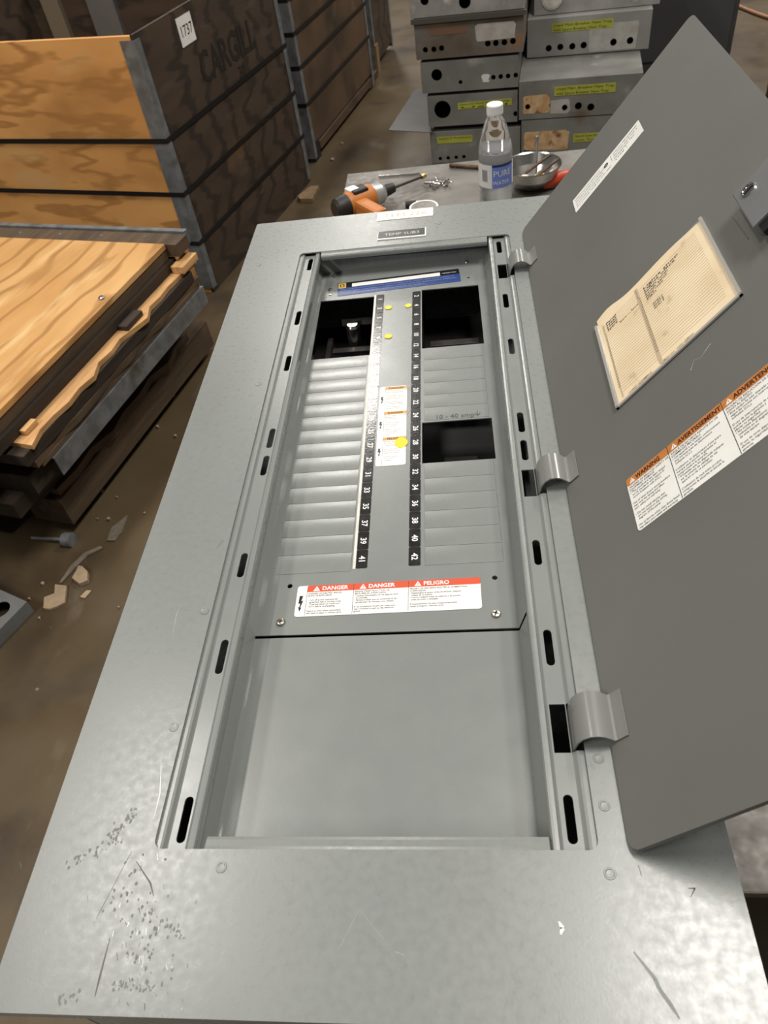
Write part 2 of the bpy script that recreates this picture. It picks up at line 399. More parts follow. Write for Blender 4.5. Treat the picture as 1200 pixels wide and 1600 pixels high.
d.add([(BLX - .0105, DTY, DZ + .018), (BLX, DTY, DZ), (BRX, DTY, DZ), (BRX + .010, DTY, DZ + .018), (BRX + .010, DTY + .003, DZ + .0205), (BLX - .0105, DTY + .003, DZ + .0205)], [(0, 1, 2, 3, 4, 5)])
dead = d.build('deadfront', PAINT, pb)
# blank plate under it
b = MB(); PZ = DZ - .0012; py0, py1 = -.535, -.2975
b.box((BLX + .003, py0, PZ - .0015), (BRX, py1, PZ))
b.add([(BLX + .003, py0, PZ), (BLX + .003, py1 + .004, PZ), (BLX - .0035, py1 + .012, PZ + .0185), (BLX - .0035, py0, PZ + .0185), (BLX - .0105, py1 + .012, PZ + .0185), (BLX - .0105, py0, PZ + .0185)], [(0, 1, 2, 3), (3, 2, 4, 5)])
b.add([(BRX, py0, PZ), (BRX, py1, PZ), (BRX + .010, py1 + .012, PZ + .018), (BRX + .010, py0, PZ + .018)], [(0, 1, 2, 3)])
b.build('blank_plate', PAINT, pb)
# twist-out filler plates, slightly bowed
def filler_mesh():
    g = MB(); n = 7; h = PITCH - .0007
    w = LX1 - LX0 - .004
    pr = []
    for i in range(n + 1):
        t = -1 + 2 * i / n; pr.append((t * h / 2, .0003 + .00062 * (1 - t * t)))
    vs = [(-w / 2, y, z) for y, z in pr] + [(w / 2, y, z) for y, z in pr]
    g.add(vs, [(i + 1, i, n + 1 + i, n + 2 + i) for i in range(n)], smooth=True)
    g.add([(-w / 2, y, z) for y, z in pr] + [(-w / 2, -h / 2, -.0003), (-w / 2, h / 2, -.0003)], [list(range(n + 1)) + [n + 2, n + 1]])
    g.add([(w / 2, y, z) for y, z in pr] + [(w / 2, -h / 2, -.0003), (w / 2, h / 2, -.0003)], [(list(range(n + 1)) + [n + 2, n + 1])[::-1]])
    g.add([(-w / 2, -h / 2, -.0003), (w / 2, -h / 2, -.0003), (w / 2, -h / 2, pr[0][1]), (-w / 2, -h / 2, pr[0][1])], [(0, 1, 2, 3)])
    g.add([(-w / 2, h / 2, -.0003), (w / 2, h / 2, -.0003), (w / 2, h / 2, pr[-1][1]), (-w / 2, h / 2, pr[-1][1])], [(3, 2, 1, 0)])
    return g
f0 = None
def place_filler(xc, k, dy):
    global f0
    B = DF @ Matrix.Translation((xc, row(k) - PITCH / 2 + dy, DZ))
    if f0 is None: f0 = filler_mesh().build('filler_plate', PAINT, dead, basis=B)
    else:
        o = f0.copy(); COL.objects.link(o); o.parent = dead; o.matrix_basis = B
for k in range(6, 21): place_filler((LX0 + LX1) / 2, k, -.003)
for k in list(range(6, 12)) + list(range(15, 21)): place_filler((RX0 + RX1) / 2, k, -.0005)
# number tiles (figures turned a quarter turn clockwise)
for k in range(21):
    for side in (0, 1):
        x0, x1 = ((-.0752, -.0633), (-.0203, -.0080))[side]
        yt, yb = row(k) - .0003, row(k + 1) + .0003
        g = MB(); g.plate(rrect(x0, yb, x1, yt, .0014, 3), [], DZ, DZ + .0004, 0, DF)
        num = str(2 * k + 1 + side)
        T = DF @ frame(((x0 + x1) / 2 + .0002, (yt + yb) / 2 - .0006, DZ + .0005), (0, -1, 0), (1, 0, 0))
        g.text(num, 0, 0, .0093, 0, 1, T, 'CENTER', .018, sx=.98, va='CENTER')
        g.build('number_tile', [TILE, WHITEINK], dead)
strip = MB(); strip.plate(rrect(-.0785, row(21), -.0756, row(0)), [], DZ, DZ + .00025, 0, DF); strip.build('tile_backing', WHITE2, dead)
# screws
def screw(x, y, z, r, parent, name='screw', mat=None, cross=True):
    g = MB(); F = Matrix.Translation((x, y, z)) @ Matrix.Rotation(random.uniform(0, 1.5), 4, 'Z')
    g.lathe([(r, 0), (r, r * .25), (r * .8, r * .5), (r * .4, r * .62), (0, r * .64)], 16, F=F)
    if cross:
        g.box((-r * .55, -r * .1, r * .55), (r * .55, r * .1, r * .68), 1, F); g.box((-r * .1, -r * .55, r * .55), (r * .1, r * .55, r * .68), 1, F)
    return g.build(name, [mat or ZINC, DARKM], parent)
for x, y in ((-.1422, -.2803), (.0679, -.2791), (-.1524, .3833), (.0605, .3941), (-.1526, .3461)):
    screw(x, y, DZ, .0046 if y < 0 else .0036, dead)
MB().lathe([(.0025, 0), (.002, .0014), (0, .0016)], 10, F=Matrix.Translation((-.1512, .3316, DZ))).build('rivet', STEEL, dead)

# printed labels --------------------------------------------------------
def para(g, lines, x, y, size, lead, z, m, F, width=None, bold=0.):
    for i, t in enumerate(lines):
        if t: g.text(t, x, y - i * lead, size, z, m, F, 'LEFT', bold, sx=.92)
def tri(g, x, y, s, z, F, mo, mi):
    g.flat([(x - s * .58, y - s * .5), (x + s * .58, y - s * .5), (x, y + s * .5)], z, mo, F)
    g.box((x - s * .05, y - s * .2, z), (x + s * .05, y + s * .2, z + .0001), mi, F); g.box((x - s * .05, y - s * .38, z), (x + s * .05, y - s * .28, z + .0001), mi, F)
BOLT = [(.15, 1), (.75, .98), (.5, .66), (.85, .70), (.45, .24), (.66, .26), (.38, 0), (.12, .30), (.30, .28), (.40, .52), (.08, .50)]
# danger label
g = MB(); LF = frame((0, 0, DZ + .0002), (1, .0135, 0), (-.0135, 1, 0), (0, 0, 1))
dx0, dx1, dy0, dy1 = -.1335, .0515, -.2725, -.2345
g.plate(rrect(dx0, dy0, dx1, dy1, .003), [], 0, .0003, 0, LF)
g.flat(rrect(dx0 + .0105, dy1 - .0082, dx1, dy1, .0012), .0004, 1, LF)
cols = (dx0 + .0105, dx0 + .058, dx0 + .1135)
for x in cols: g.box((x - .0002, dy0 + .001, .0003), (x + .0002, dy1 - .0005, .00048), 2, LF)
for x, t, n in ((cols[0], 'DANGER', 0), (cols[1], 'DANGER', 1), (cols[2], 'PELIGRO', 2)):
    tri(g, x + .0095, dy1 - .0042, .0062, .0005, LF, 3, 1)
    g.text(t, x + .0150, dy1 - .0064, .0066, .0005, 3, LF, 'LEFT', .025, sx=1.0)
para(g, ['HAZARD OF ELECTRIC SHOCK,', 'BURN OR EXPLOSION', '', u'\u2022 Turn off power supplying this', '  equipment before working inside.', u'\u2022 Close and secure all covers and', '  doors before re-energizing.', '', 'Failure to follow these instructions', 'will result in death or serious injury.'], cols[0] + .0015, dy1 - .0112, .00265, .00268, .00045, 2, LF, bold=.012)
para(g, [u"RISQUE D'ELECTROCUTION, DE", u"BRULURES OU D'EXPLOSION", u"\u2022 Coupez l'alimentation de cet appareil avant", "  d'y travailler.", u'\u2022 Fermez et fixez tous les couvercles et les', '  portes avant de remettre sous tension.', '', 'Si ces precautions ne sont pas respectees,', 'cela entrainera la mort ou des blessures', 'graves.'], cols[1] + .0015, dy1 - .0112, .00265, .00268, .00045, 2, LF, bold=.012)
para(g, ['PELIGRO DE DESCARGA ELECTRICA, QUEMADURAS', 'O EXPLOSION', u'\u2022 Desenergice el equipo antes de efectuar cualquier', '  trabajo en su interior.', u'\u2022 Cierre y asegure todas las cubiertas y las puertas', '  antes de volver a energizar.', '', 'El incumplimiento de estas precauciones podra', 'causar la muerte o lesiones serias.', ''], cols[2] + .0015, dy1 - .0112, .00265, .00268, .00045, 2, LF, bold=.012)
g.flat([(dx0 + .0022 + .0062 * x, dy0 + .006 + .0195 * y) for x, y in BOLT], .0005, 4, LF)
g.build('danger_label', [WHITE, REDH, INK, WHITEINK, BLACK], dead)
# upright instruction label between the tile columns
g = MB(); LF = DF @ Matrix.Translation((0, 0, DZ + .0001))
ix0, ix1, iy0, iy1 = -.0612, -.0256, -.0632, .0880
g.plate(rrect(ix0, iy0, ix1, iy1, .003), [], 0, .0003, 0, LF)
for k, (a, b_) in enumerate(((.0870, .0372), (.0362, -.0118), (-.0128, -.0620))):
    g.flat(rrect(ix0 + .0075, a - .0058, ix1, a, .0008), .0004, 1, LF)
    g.text(('DANGER', 'DANGER', 'PELIGRO')[k], (ix0 + .0075 + ix1) / 2, a - .0046, .0048, .00046, 5, LF, 'CENTER', .02)
    g.box((ix0 + .0074, b_, .0003), (ix0 + .0077, a, .00045), 2, LF)
    g.flat([(ix0 + .0016 + .005 * x, (a + b_) / 2 - .009 + .014 * y) for x, y in BOLT], .00045, 4, LF)
    words = (['HAZARD OF ELECTRIC SHOCK,', 'BURN OR EXPLOSION', '', 'Turn off power ahead of', 'this panel before working', 'inside this equipment.', '', 'Replace all covers and', 'doors before energizing.', '', 'Failure to follow this', 'will result in death.'],
             ["RISQUE D'ELECTROCUTION,", 'DE BRULURES', "OU D'EXPLOSION", '', "Coupez l'alimentation", 'avant de travailler', 'sur cet appareil.', '', 'Replacez les couvercles', 'et les portes avant', 'de mettre sous', 'tension.'],
             ['PELIGRO DE DESCARGA', 'ELECTRICA, QUEMADURAS', 'O EXPLOSION', '', 'Desconecte toda la', 'alimentacion antes de', 'trabajar en el equipo.', '', 'Cierre las cubiertas', 'antes de volver', 'a energizar.'])[k]
    para(g, words, ix0 + .0088, a - .0092, .0024, .0033, .00045, 2, LF)
g.build('instruction_label', [WHITE, M('label_tan_orange', (.60, .33, .10), .4), INK, WHITEINK, BLACK, DKRED], dead)
# maker's strip under the top edge
g = MB(); A = Vector((-.1420, .3632, 0)); B_ = Vector((.0478, .3763, 0)); ex = (B_ - A).normalized(); ey = Vector((-ex.y, ex.x, 0))
LF = frame((A.x, A.y, DZ + .0001), ex, ey); wl = (B_ - A).length
g.plate(rrect(0, -.0385, wl, 0, .001), [], 0, .0003, 0, LF)
g.flat(rrect(.0005, -.0150, wl - .0005, -.0005), .0004, 1, LF)
g.flat(rrect(.0005, -.0380, wl - .0005, -.0155), .0004, 0, LF)
g.flat(rrect(.001, -.0165, .013, -.002), .0005, 2, LF); g.plate(rrect(.0035, -.0135, .0105, -.005), [rrect(.005, -.012, .009, -.0065)], .0005, .0006, 1, LF)
g.flat(rrect(.0225, -.0155, wl - .030, -.0055, .0004), .00055, 3, LF)
g.text('PANELBOARD', wl - .027, -.0105, .0035, .0006, 3, LF, 'LEFT')
for i, t in enumerate(('Use only breakers listed for this panelboard. Utilice solo interruptores', 'listados para este tablero. Utiliser uniquement les disjoncteurs indiques.', 'Torque all terminals to the values marked on the breaker.')):
    g.text(t, .004, -.0215 - i * .0058, .0042, .0005, 4, LF, 'LEFT', 0, width=wl * (.93, .95, .70)[i])
g.build('maker_label', [BLUE, BLACK, GOLD, WHITE, M('pale_blue_print', (.30, .36, .55), .4)], dead)
# yellow dots
def dot(x, y, r, ry=None, name='yellow_sticker'):
    p = [(q[0] + random.uniform(-.08, .08) * r, q[1] + random.uniform(-.08, .08) * r) for q in circ(x, y, r, 14, ry)]
    MB().plate(p, [], DZ + .0004, DZ + .0010).build(name, YEL, dead)
dot(-.0585, .2801, .0052); dot(-.0289, .2808, .0050); dot(-.0554, .2043, .0056); dot(-.0304, -.0242, .0078, .0095)
# scribbled pencil note above the lower right opening
g = MB(); random.seed(3)
LF = DF @ frame((0.010, row(12) + .0012, DZ + .0012), (1, 0, 0), (0, 1, 0))
g.text('10 - 40 amp', 0, 0, .0105, 0, 0, LF, 'LEFT', -.008, width=.046)
g.tube([(.052, .010, 0), (.052, .002, 0)], .0003, 4, 0, LF); g.tube([(.049, .005, 0), (.052, .001, 0), (.0555, .005, 0)], .0003, 4, 0, LF)
g.build('pencil_note', PENC, dead)
# inside the enclosure: bus work seen through the openings
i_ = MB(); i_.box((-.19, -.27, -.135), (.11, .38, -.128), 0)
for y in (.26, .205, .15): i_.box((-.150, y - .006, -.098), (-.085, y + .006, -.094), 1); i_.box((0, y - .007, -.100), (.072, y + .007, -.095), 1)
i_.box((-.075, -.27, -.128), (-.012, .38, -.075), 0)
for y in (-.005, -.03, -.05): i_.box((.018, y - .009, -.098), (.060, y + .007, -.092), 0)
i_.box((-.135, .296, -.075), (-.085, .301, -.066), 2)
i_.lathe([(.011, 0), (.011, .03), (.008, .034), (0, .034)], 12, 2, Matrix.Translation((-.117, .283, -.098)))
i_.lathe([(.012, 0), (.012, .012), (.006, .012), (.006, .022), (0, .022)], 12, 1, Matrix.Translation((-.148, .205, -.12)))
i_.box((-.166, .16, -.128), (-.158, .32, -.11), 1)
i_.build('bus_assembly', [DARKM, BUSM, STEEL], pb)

# name plates on the cover
g = MB(); LF = frame((-.0811, .4797, 0), (1, 0, 0), (0, 1, 0))
g.plate(rrect(0, 0, .0918, .0295, .0015), [], .0001, .0008, 0, LF); g.text('TEM 226', .0460, .0085, .0170, .0009, 1, LF, 'CENTER', -.01, sx=1.15)
g.build('paper_label', [WHITE, M('faded_yellow_ink', (.50, .34, .10), .6)], cover)
g = MB(); LF = frame((-.0770, .4125, 0), (1, -.004, 0), (.004, 1, 0))
g.plate(rrect(0, 0, .0770, .0275, .0008), [], .0001, .0014, 1, LF); g.flat(rrect(.0008, .0035, .0748, .0270), .0015, 0, LF); g.text('TEMP SUB3', .0385, .0105, .0115, .0016, 2, LF, 'CENTER', -.01, sx=1.0)
g.build('engraved_name_plate', [BLACK, WHITEINK, WHITE2], cover)

# ------------------------------------------------------------------ door
DA, DW, DYT, DYB = .9067, .3233, .3712, -.5157      # hinge edge meets the cover by the rail
U = Vector((cos(DA), 0, sin(DA))); NV = Vector((-sin(DA), 0, cos(DA)))
DFm = frame((.1463, .0156, .003), U, (0, 1, 0), NV) @ Matrix.Scale(1.0224, 4)
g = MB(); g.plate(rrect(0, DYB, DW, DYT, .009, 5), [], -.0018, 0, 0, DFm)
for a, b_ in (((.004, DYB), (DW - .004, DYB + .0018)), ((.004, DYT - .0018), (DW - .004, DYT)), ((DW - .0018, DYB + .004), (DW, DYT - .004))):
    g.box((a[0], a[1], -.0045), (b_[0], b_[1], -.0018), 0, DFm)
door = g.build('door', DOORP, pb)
door['label'] = 'grey hinged door standing open'
# hinge straps
prof = [(.1185, -.0140), (.1190, -.0030), (.1207, .0055), (.1243, .0118), (.1297, .0158), (.1355, .0168), (.1412, .0152), (.1460, .0116), (.1482, .0098)]
prof2 = [(.1482, .0098), (.1500, .0106), (.1566, .0190)]
for y0, y1 in ((.2790, .3150), (-.1560, -.1190), (-.4330, -.3945)):
    MB().sweep(prof, y0, y1, smooth=True, thick=.0014).sweep(prof2, y0, y1, thick=.0012).build('hinge_strap', STRAPP, door)
# directory card in a clear pocket
s0, s1, c0, c1 = .0796, .2256, -.1305, .0093
g = MB(); g.plate(rrect(s0, c0, s1, c1, .001), [], .0002, .0007, 0, DFm)
for a, b_ in (((s0, c0), (s1, c0 + .0030)), ((s0, c0), (s0 + .0030, c1)), ((s1 - .0030, c0), (s1, c1))): g.box((a[0], a[1], .0002), (b_[0], b_[1], .0026), 0, DFm)
g.build('card_pocket', M('pocket_plastic', (.42, .40, .36), .12, spec=.8), door)
g = MB(); n = 18
ctop = [(s0 + .004 + (s1 - s0 - .007) * i / n, .0135 - .0065 * (i / n) + .0065 * math.exp(-((i / n - .12) / .12) ** 2) - .003 * sin(i / n * 7.) * (i / n)) for i in range(n + 1)]
bot = [(s1 - .0035, c0 + .0045), (s0 + .0040, c0 + .0045)]
g.plate(ctop[::-1] + bot[::-1], [], .0008, .0013, 0, DFm)
zc = .0014
for i in range(30):
    y = c1 - .012 - i * .0039
    if y < c0 + .010: break
    g.box((s0 + .012, y, zc - .0001), (s1 - .012, y + .00055, zc), 1, DFm)
g.box((s0 + .056, c0 + .008, zc - .0001), (s0 + .0605, c1 - .006, zc + .00002), 3, DFm); g.box((s0 + .0095, c0 + .008, zc - .0001), (s0 + .0115, c1 - .010, zc + .00002), 3, DFm)
for i in range(28):
    y = c1 - .0105 - i * .0039
    if y < c0 + .010: break
    g.text(str(2 * i + 2), s0 + .057, y, .0032, zc + .0001, 2, DFm); g.text(str(2 * i + 1), s0 + .0085, y, .0030, zc + .0001, 2, DFm)
for i, t in enumerate(('Lights shop', 'Lights office', 'Recept. north', 'Recept. bench', 'Pump room', 'Fan')): g.text(t, s0 + .066, c1 - .018 - i * .0039, .0042, zc + .0001, 2, DFm, bold=.01, width=(.045, .040, .030, .028, .022, .012)[i])
for i, t in enumerate(('AHU 1', 'AHU 2', 'AHU 3')): g.text(t, s0 + .070, c1 - .052 - i * .0039, .0045, zc + .0001, 2, DFm, bold=.01)
for i, t in enumerate(('Panel', 'Heat', 'Heat', 'Spare')): g.text(t, s0 + .014, c1 - .014 - i * .0039, .0046, zc + .0001, 2, DFm, bold=.015, width=.014)
g.text('Spare --- Spare', s0 + .030, c1 - .031, .0040, zc + .0001, 2, DFm, width=.026)
for i in range(14):
    x = s0 + .02 + random.random() * .085; w = random.uniform(.003, .009)
    g.flat([(x + q[0], c0 + .0065 + q[1]) for q in circ(0, 0, w / 2, 7, random.uniform(.0006, .0018))], zc + .0002, 3, DFm)
g.build('directory_card', [CREAM, RULE, PENC, M('card_stain', (.55, .43, .28), .7)], door)
# long white approval label
g = MB(); w0, w1, h0, h1 = .0955, .2143, .2555, .2897
g.plate(rrect(w0, h0, w1, h1, .001), [], .0001, .0004, 0, DFm)
for i, t in enumerate(('Suitable for use as service equipment when', 'main breaker is installed. See wiring diagram', 'for circuit breakers and ratings listed below.', 'Short circuit rating see main label')):
    g.text(t, w0 + .004, h1 - .008 - i * .0062, .0040, .0005, 1, DFm, width=(.046, .052, .050, .062)[i])
g.flat(circ(w0 + .060, h1 - .0120, .0038, 16), .0005, 2, DFm); g.text('UL', w0 + .060, h1 - .0138, .0042, .0006, 0, DFm, 'CENTER')
g.box((w0 + .0695, h1 - .018, .0004), (w0 + .070, h1 - .004, .0005), 1, DFm)
for i, t in enumerate(('LISTED ENCLOSED PANELBOARD', 'SECTION ISSUE NO. 2', 'PANELBOARD TRIM', 'TYPE 1')):
    g.text(t, w0 + .073, h1 - .008 - i * .0062, .0040, .0005, 1, DFm, width=(.041, .040, .034, .020)[i])
g.build('approval_label', [WHITE, INK, BLACK], door)
# orange warning label
g = MB(); w0, w1, h0, h1 = .0690, .2400, -.2785, -.2180
g.plate(rrect(w0, h0, w1, h1, .003), [], .0001, .0004, 0, DFm)
g.flat(rrect(w0, h1 - .0088, w1, h1, .0025), .0005, 1, DFm)
cx = (w0, w0 + .0475, w0 + .1040)
for x in cx[1:]: g.box((x - .0003, h0 + .0005, .0004), (x + .0003, h1, .00055), 2, DFm)
for x, t, wd in zip(cx, ('WARNING', 'AVERTISSEMENT', 'ADVERTENCIA'), (.0275, .0445, .0420)):
    tri(g, x + .0065, h1 - .0046, .0054, .00055, DFm, 0, 1); g.text(t, x + .0110, h1 - .0070, .0068, .0006, 3, DFm, 'LEFT', .03, width=wd)
A1 = ['HAZARD OF REDUCED SAFETY OR', 'EQUIPMENT DAMAGE', u'\u2022 This panelboard has been tested', '  to UL standards with Square D', '  circuit breakers only (U.L.).', '', 'Use of other brand circuit breakers', 'may void the listing and affect', 'your safety and warranty.', '', u'\u2022 Do not install devices that', '  are not listed on the wiring', '  diagram of this panel.', '', 'Use of devices other than those listed', 'may affect your safety and warranty.']
A2 = ['RISQUE DE SECURITE REDUITE OU DE', 'DOMMAGES MATERIELS', u'\u2022 Cet appareil a ete essaye conformement', '  aux normes avec les disjoncteurs', '  indiques (U.L.).', '', "L'utilisation de disjoncteurs d'une autre", 'marque peut annuler la garantie et', 'compromettre la securite.', u'\u2022 N\'installez que les dispositifs indiques', '  sur le schema de cablage de cet', '  appareil ou de ce panneau.', '', "L'utilisation de tout autre produit", 'compromet la securite et annule la', 'garantie.']
A3 = ['PELIGRO DE REDUCCION DE SEGURIDAD Y', 'DANO AL EQUIPO', u'\u2022 Este equipo ha sido disenado y probado', '  segun las normas con interruptores', '  indicados (U.L.).', '', 'El uso de interruptores de otra marca', 'puede anular la garantia y', 'afectar su seguridad.', u'\u2022 No instale dispositivos que no esten', '  indicados en el diagrama de alambrado', '  de este equipo.', '', 'El uso de otros dispositivos puede', 'afectar su seguridad y anular la', 'garantia.']
for x, A in zip(cx, (A1, A2, A3)): para(g, A, x + .0018, h1 - .0122, .0031, .00312, .0005, 4, DFm, bold=.005)
g.build('warning_label', [WHITE, ORH, INK, DKRED, BLACK], door)
# lock bracket at the free edge
g = MB(); a0, a1, b0, b1 = .2607, .3060, -.0890, -.0268
g.bevbox((a0, b0, .0005), (a1, b1, .0150), .0012, 0, DFm)
F = DFm @ Matrix.Translation((.2738, -.0420, .015))
g.lathe([(.0068, 0), (.0068, .0012), (.0058, .0014), (.0056, .0004), (0, .0004)], 20, 1, F); g.box((-.0048, -.0007, .0004), (.0048, .0007, .0009), 2, F)
g.box((a0 + .004, b0 - .012, .002), (a1, b0, .012), 2, DFm); g.bevbox((a0 + .018, b1, .003), (a0 + .028, b1 + .007, .010), .001, 1, DFm)
g.build('lock', [GALV, STEEL, DARKM], door)
g = MB(); g.tube([(.2485, -.031, .0004), (.2490, -.050, .0003), (.2500, -.075, .0003)], .0005, 5, 0, DFm); g.build('scratch', SCD, door)
g = MB(); g.tube([(.160, -.160, 0), (.166, -.152, 0), (.172, -.156, 0), (.185, -.150, 0)], .00025, 4, 0, DFm); g.build('scratch', SCR, door)

# ------------------------------------------------------------------ things on the bench
# water bottle
bp = uz(773, 164, .055); bx, by = bp.x, bp.y
BOT = M('bottle_plastic', (1, 1, 1), .03, trans=1., ior=1.25)
WAT = M('bottle_water', (.95, .97, .98), .05, trans=.75, ior=1.33)
bt = thing('water_bottle', 'clear plastic water bottle with a white cap and blue paper label', 'bottle', (bx, by, TZ))
BM_ = Matrix.Translation((bx, by, TZ))
body = [(.0, .006), (.018, .003), (.027, .001), (.0315, .006), (.0325, .014), (.0315, .022), (.0325, .030), (.0315, .038), (.0325, .046), (.0316, .054), (.0325, .062), (.0325, .112), (.0327, .118), (.0315, .132), (.0275, .150), (.0215, .170), (.0160, .184), (.0135, .190), (.0135, .197)]
MB().lathe(body, 36, F=BM_).build('bottle_shell', BOT, bt)
wat = [(.0, .007), (.026, .004), (.0310, .014), (.0310, .118), (.0300, .132), (0, .132)]
MB().lathe(wat, 36, F=BM_).build('water', WAT, bt)
MB().lathe([(.0148, .190), (.0152, .192), (.0152, .2055), (.0145, .207), (0, .207)], 30, F=BM_).build('cap', M('white_cap', (.82, .82, .80), .4), bt)
g = MB(); n = 40
ring = lambda r, z, a: (r * cos(a), r * sin(a), z)
a0 = rad(-150)
for j in range(n):
    t0, t1 = a0 + 2 * pi * j / n, a0 + 2 * pi * (j + 1) / n
    q = j / n; m = 1 if .10 < q < .34 else 0
    g.add([ring(.0329, .066, t0), ring(.0329, .066, t1), ring(.0329, .110, t1), ring(.0329, .110, t0)], [(0, 1, 2, 3)], m, BM_, True)
    if m: g.add([ring(.0331, .106, t0), ring(.0331, .106, t1), ring(.0331, .110, t1), ring(.0331, .110, t0)], [(0, 1, 2, 3)], 2, BM_, True)
def wrap(txt, q0, z, size, m):
    h = MB(); h.text(txt, 0, 0, size, 0, 0)
    g.add([ring(.0332, z + v.y, a0 + 2 * pi * q0 + v.x / .0332) for v in h.v], h.f, m, BM_)
wrap('PURE', .135, .088, .016, 0); wrap('WATER', .13, .073, .010, 0)
for k in range(7):
    q = .02 + k * .009; t0 = a0 + 2 * pi * q
    g.add([ring(.0331, .078, t0), ring(.0331, .078, t0 + .025), ring(.0331, .100, t0 + .025), ring(.0331, .100, t0)], [(0, 1, 2, 3)], 3, BM_)
g.build('label', [M('bottle_label_white', (.78, .78, .76), .4), M('bottle_label_blue', (.16, .24, .62), .4), M('bottle_label_navy', (.02, .03, .12), .4), BLACK], bt)

# cordless drill lying on its side
OR_ = M('tool_orange', (.50, .17, .035), .45); TB = M('tool_black', (.02, .018, .016), .5)
tip = uz(664, 274, TZ + .022); bk = uz(523, 329, TZ + .028)
ax = (tip - bk); L = ax.length; ax.normalize()
side = ax.cross(Vector((0, 0, 1))).normalized(); upv = side.cross(ax)
DR = frame(bk, side, upv, ax)        # local z along the tool axis, local x to the right, y up
dr = thing('cordless_drill', 'orange and black cordless drill with a long bit on the bench', 'drill', (bk.x, bk.y, TZ))
k = L / .26
MB().lathe([(0, 0), (.016, 0), (.022, .006 * k), (.0245, .020 * k), (.0245, .034 * k)], 20, F=DR).build('rear_cap', TB, dr)
MB().lathe([(.0245, .034 * k), (.0260, .040 * k), (.0260, .098 * k), (.0245, .104 * k)], 20, F=DR).build('motor_housing', OR_, dr)
for s in (-1, 1): MB().bevbox((-.015, .019 * s - .009, .048 * k), (.015, .019 * s + .009, .088 * k), .004, F=DR).build('side_grip', TB, dr)
MB().bevbox((-.018, .0235, .044 * k), (.004, .0288, .070 * k), .002, F=DR).build('logo_plate', WHITE, dr)
MB().lathe([(.0245, .104 * k), (.0235, .108 * k), (.021, .128 * k), (.016, .136 * k)], 20, F=DR).build('gear_case', M('silver_case', (.5, .5, .48), .4, .6), dr)
MB().lathe([(.0125, .136 * k), (.012, .150 * k), (.010, .166 * k), (0, .166 * k)], 16, F=DR).build('chuck', TB, dr)
MB().lathe([(.0034, .160 * k), (.0034, .252 * k), (0, .252 * k)], 8, F=DR).build('drill_bit', M('dark_bit', (.12, .11, .1), .35, .8), dr)
MB().lathe([(.0050, .249 * k), (.0062, .254 * k), (.0045, .262 * k), (0, .263 * k)], 10, F=DR).build('bit_tip', M('brass_tip', (.62, .45, .18), .3, .8), dr)
g = MB(); g.bevbox((.018, -.018, .040 * k), (.100, .014, .074 * k), .007, F=DR); g.build('handle', OR_, dr)
MB().bevbox((.098, -.026, .006 * k), (.145, .012, .080 * k), .006, F=DR).build('battery', TB, dr)
# steel bowl and what is in it
bc = uz(831, 268, TZ + .030)
br = .060
bw = MB(); BB = Matrix.Translation((bc.x, bc.y, TZ))
bw.lathe([(0, .0005), (.026, .0005), (.040, .008), (.052, .024), (.0585, .043), (.0608, .0450), (.0600, .0465), (.0575, .0445), (.050, .025), (.0385, .0098), (.025, .003), (0, .003)], 36, F=BB)
tag(bw.build('steel_bowl', STEEL), 'small polished steel bowl of hardware behind the water bottle', 'bowl')
def rod(name, p, q, r, mat, label, cat, n=8, head=None, group=None):
    g = MB(); p, q = Vector(p), Vector(q); d = (q - p).normalized(); rr = r; g.tube([p, q], r, n)
    if head:
        g.tube([q, q + d * head[1]], head[0], 8)
    return tag(g.build(name, mat), label, cat, group)
cz = TZ
P = lambda x, y, z: Vector((bc.x + x, bc.y + y, TZ + z))
RUSTY = M('rusty_steel', (.16, .10, .06), .6, .5, col2=(.08, .05, .03), scale=80)
rod('threaded_rod', P(-.040, -.020, .020), P(.040, .026, .050), .0030, RUSTY, 'thin rusty threaded rod laid across the steel bowl', 'rod')
rod('rusty_pin', P(-.010, -.036, .022), P(.054, .000, .0500), .0026, RUSTY, 'short dark rusty pin leaning on the bowl rim', 'pin')
rod('brass_fitting', P(.000, -.010, .012), P(.022, .004, .022), .0085, M('brass', (.55, .40, .17), .35, .8, col2=(.3, .22, .1), scale=60), 'brass fitting lying inside the steel bowl', 'fitting', 10)
rod('upright_screw', P(.010, .020, .010), P(.012, .028, .085), .0028, GALV, 'long grey screw standing up in the steel bowl', 'screw', 8, (.0042, .004))
g = MB(); g.lathe([(0, 0), (.0125, 0), (.0125, .005), (.009, .009), (0, .010)], 14, F=Matrix.Translation(P(-.018, -.030, .024)) @ Matrix.Rotation(.9, 4, 'X')); g.lathe([(.004, -.02), (.004, 0)], 8, F=Matrix.Translation(P(-.018, -.030, .024)) @ Matrix.Rotation(.9, 4, 'X'))
tag(g.build('push_button', WHITE), 'white round button cap at the front of the steel bowl', 'button')
# red handle
h0 = uz(846, 287, TZ + .016); h1 = uz(900, 270, TZ + .016)
RED = M('red_plastic', (.55, .06, .02), .4)
sd = thing('screwdriver', 'red handled screwdriver lying between the steel bowl and the door', 'screwdriver', (h0.x, h0.y, TZ))
dv = (h1 - h0).normalized(); sl = dv.cross(Vector((0, 0, 1))); SF = frame(h0, sl, sl.cross(dv) * -1, dv)
SF = frame(h0, dv.cross(Vector((0, 0, 1))), Vector((0, 0, 1)), dv)
MB().lathe([(0, 0), (.010, .001), (.0135, .008), (.0135, .045), (.0110, .060), (.012, .075), (.006, .080)], 10, F=SF).build('handle', RED, sd)
MB().lathe([(.003, .080), (.003, .150), (0, .152)], 8, F=SF).build('shaft', STEEL, sd)
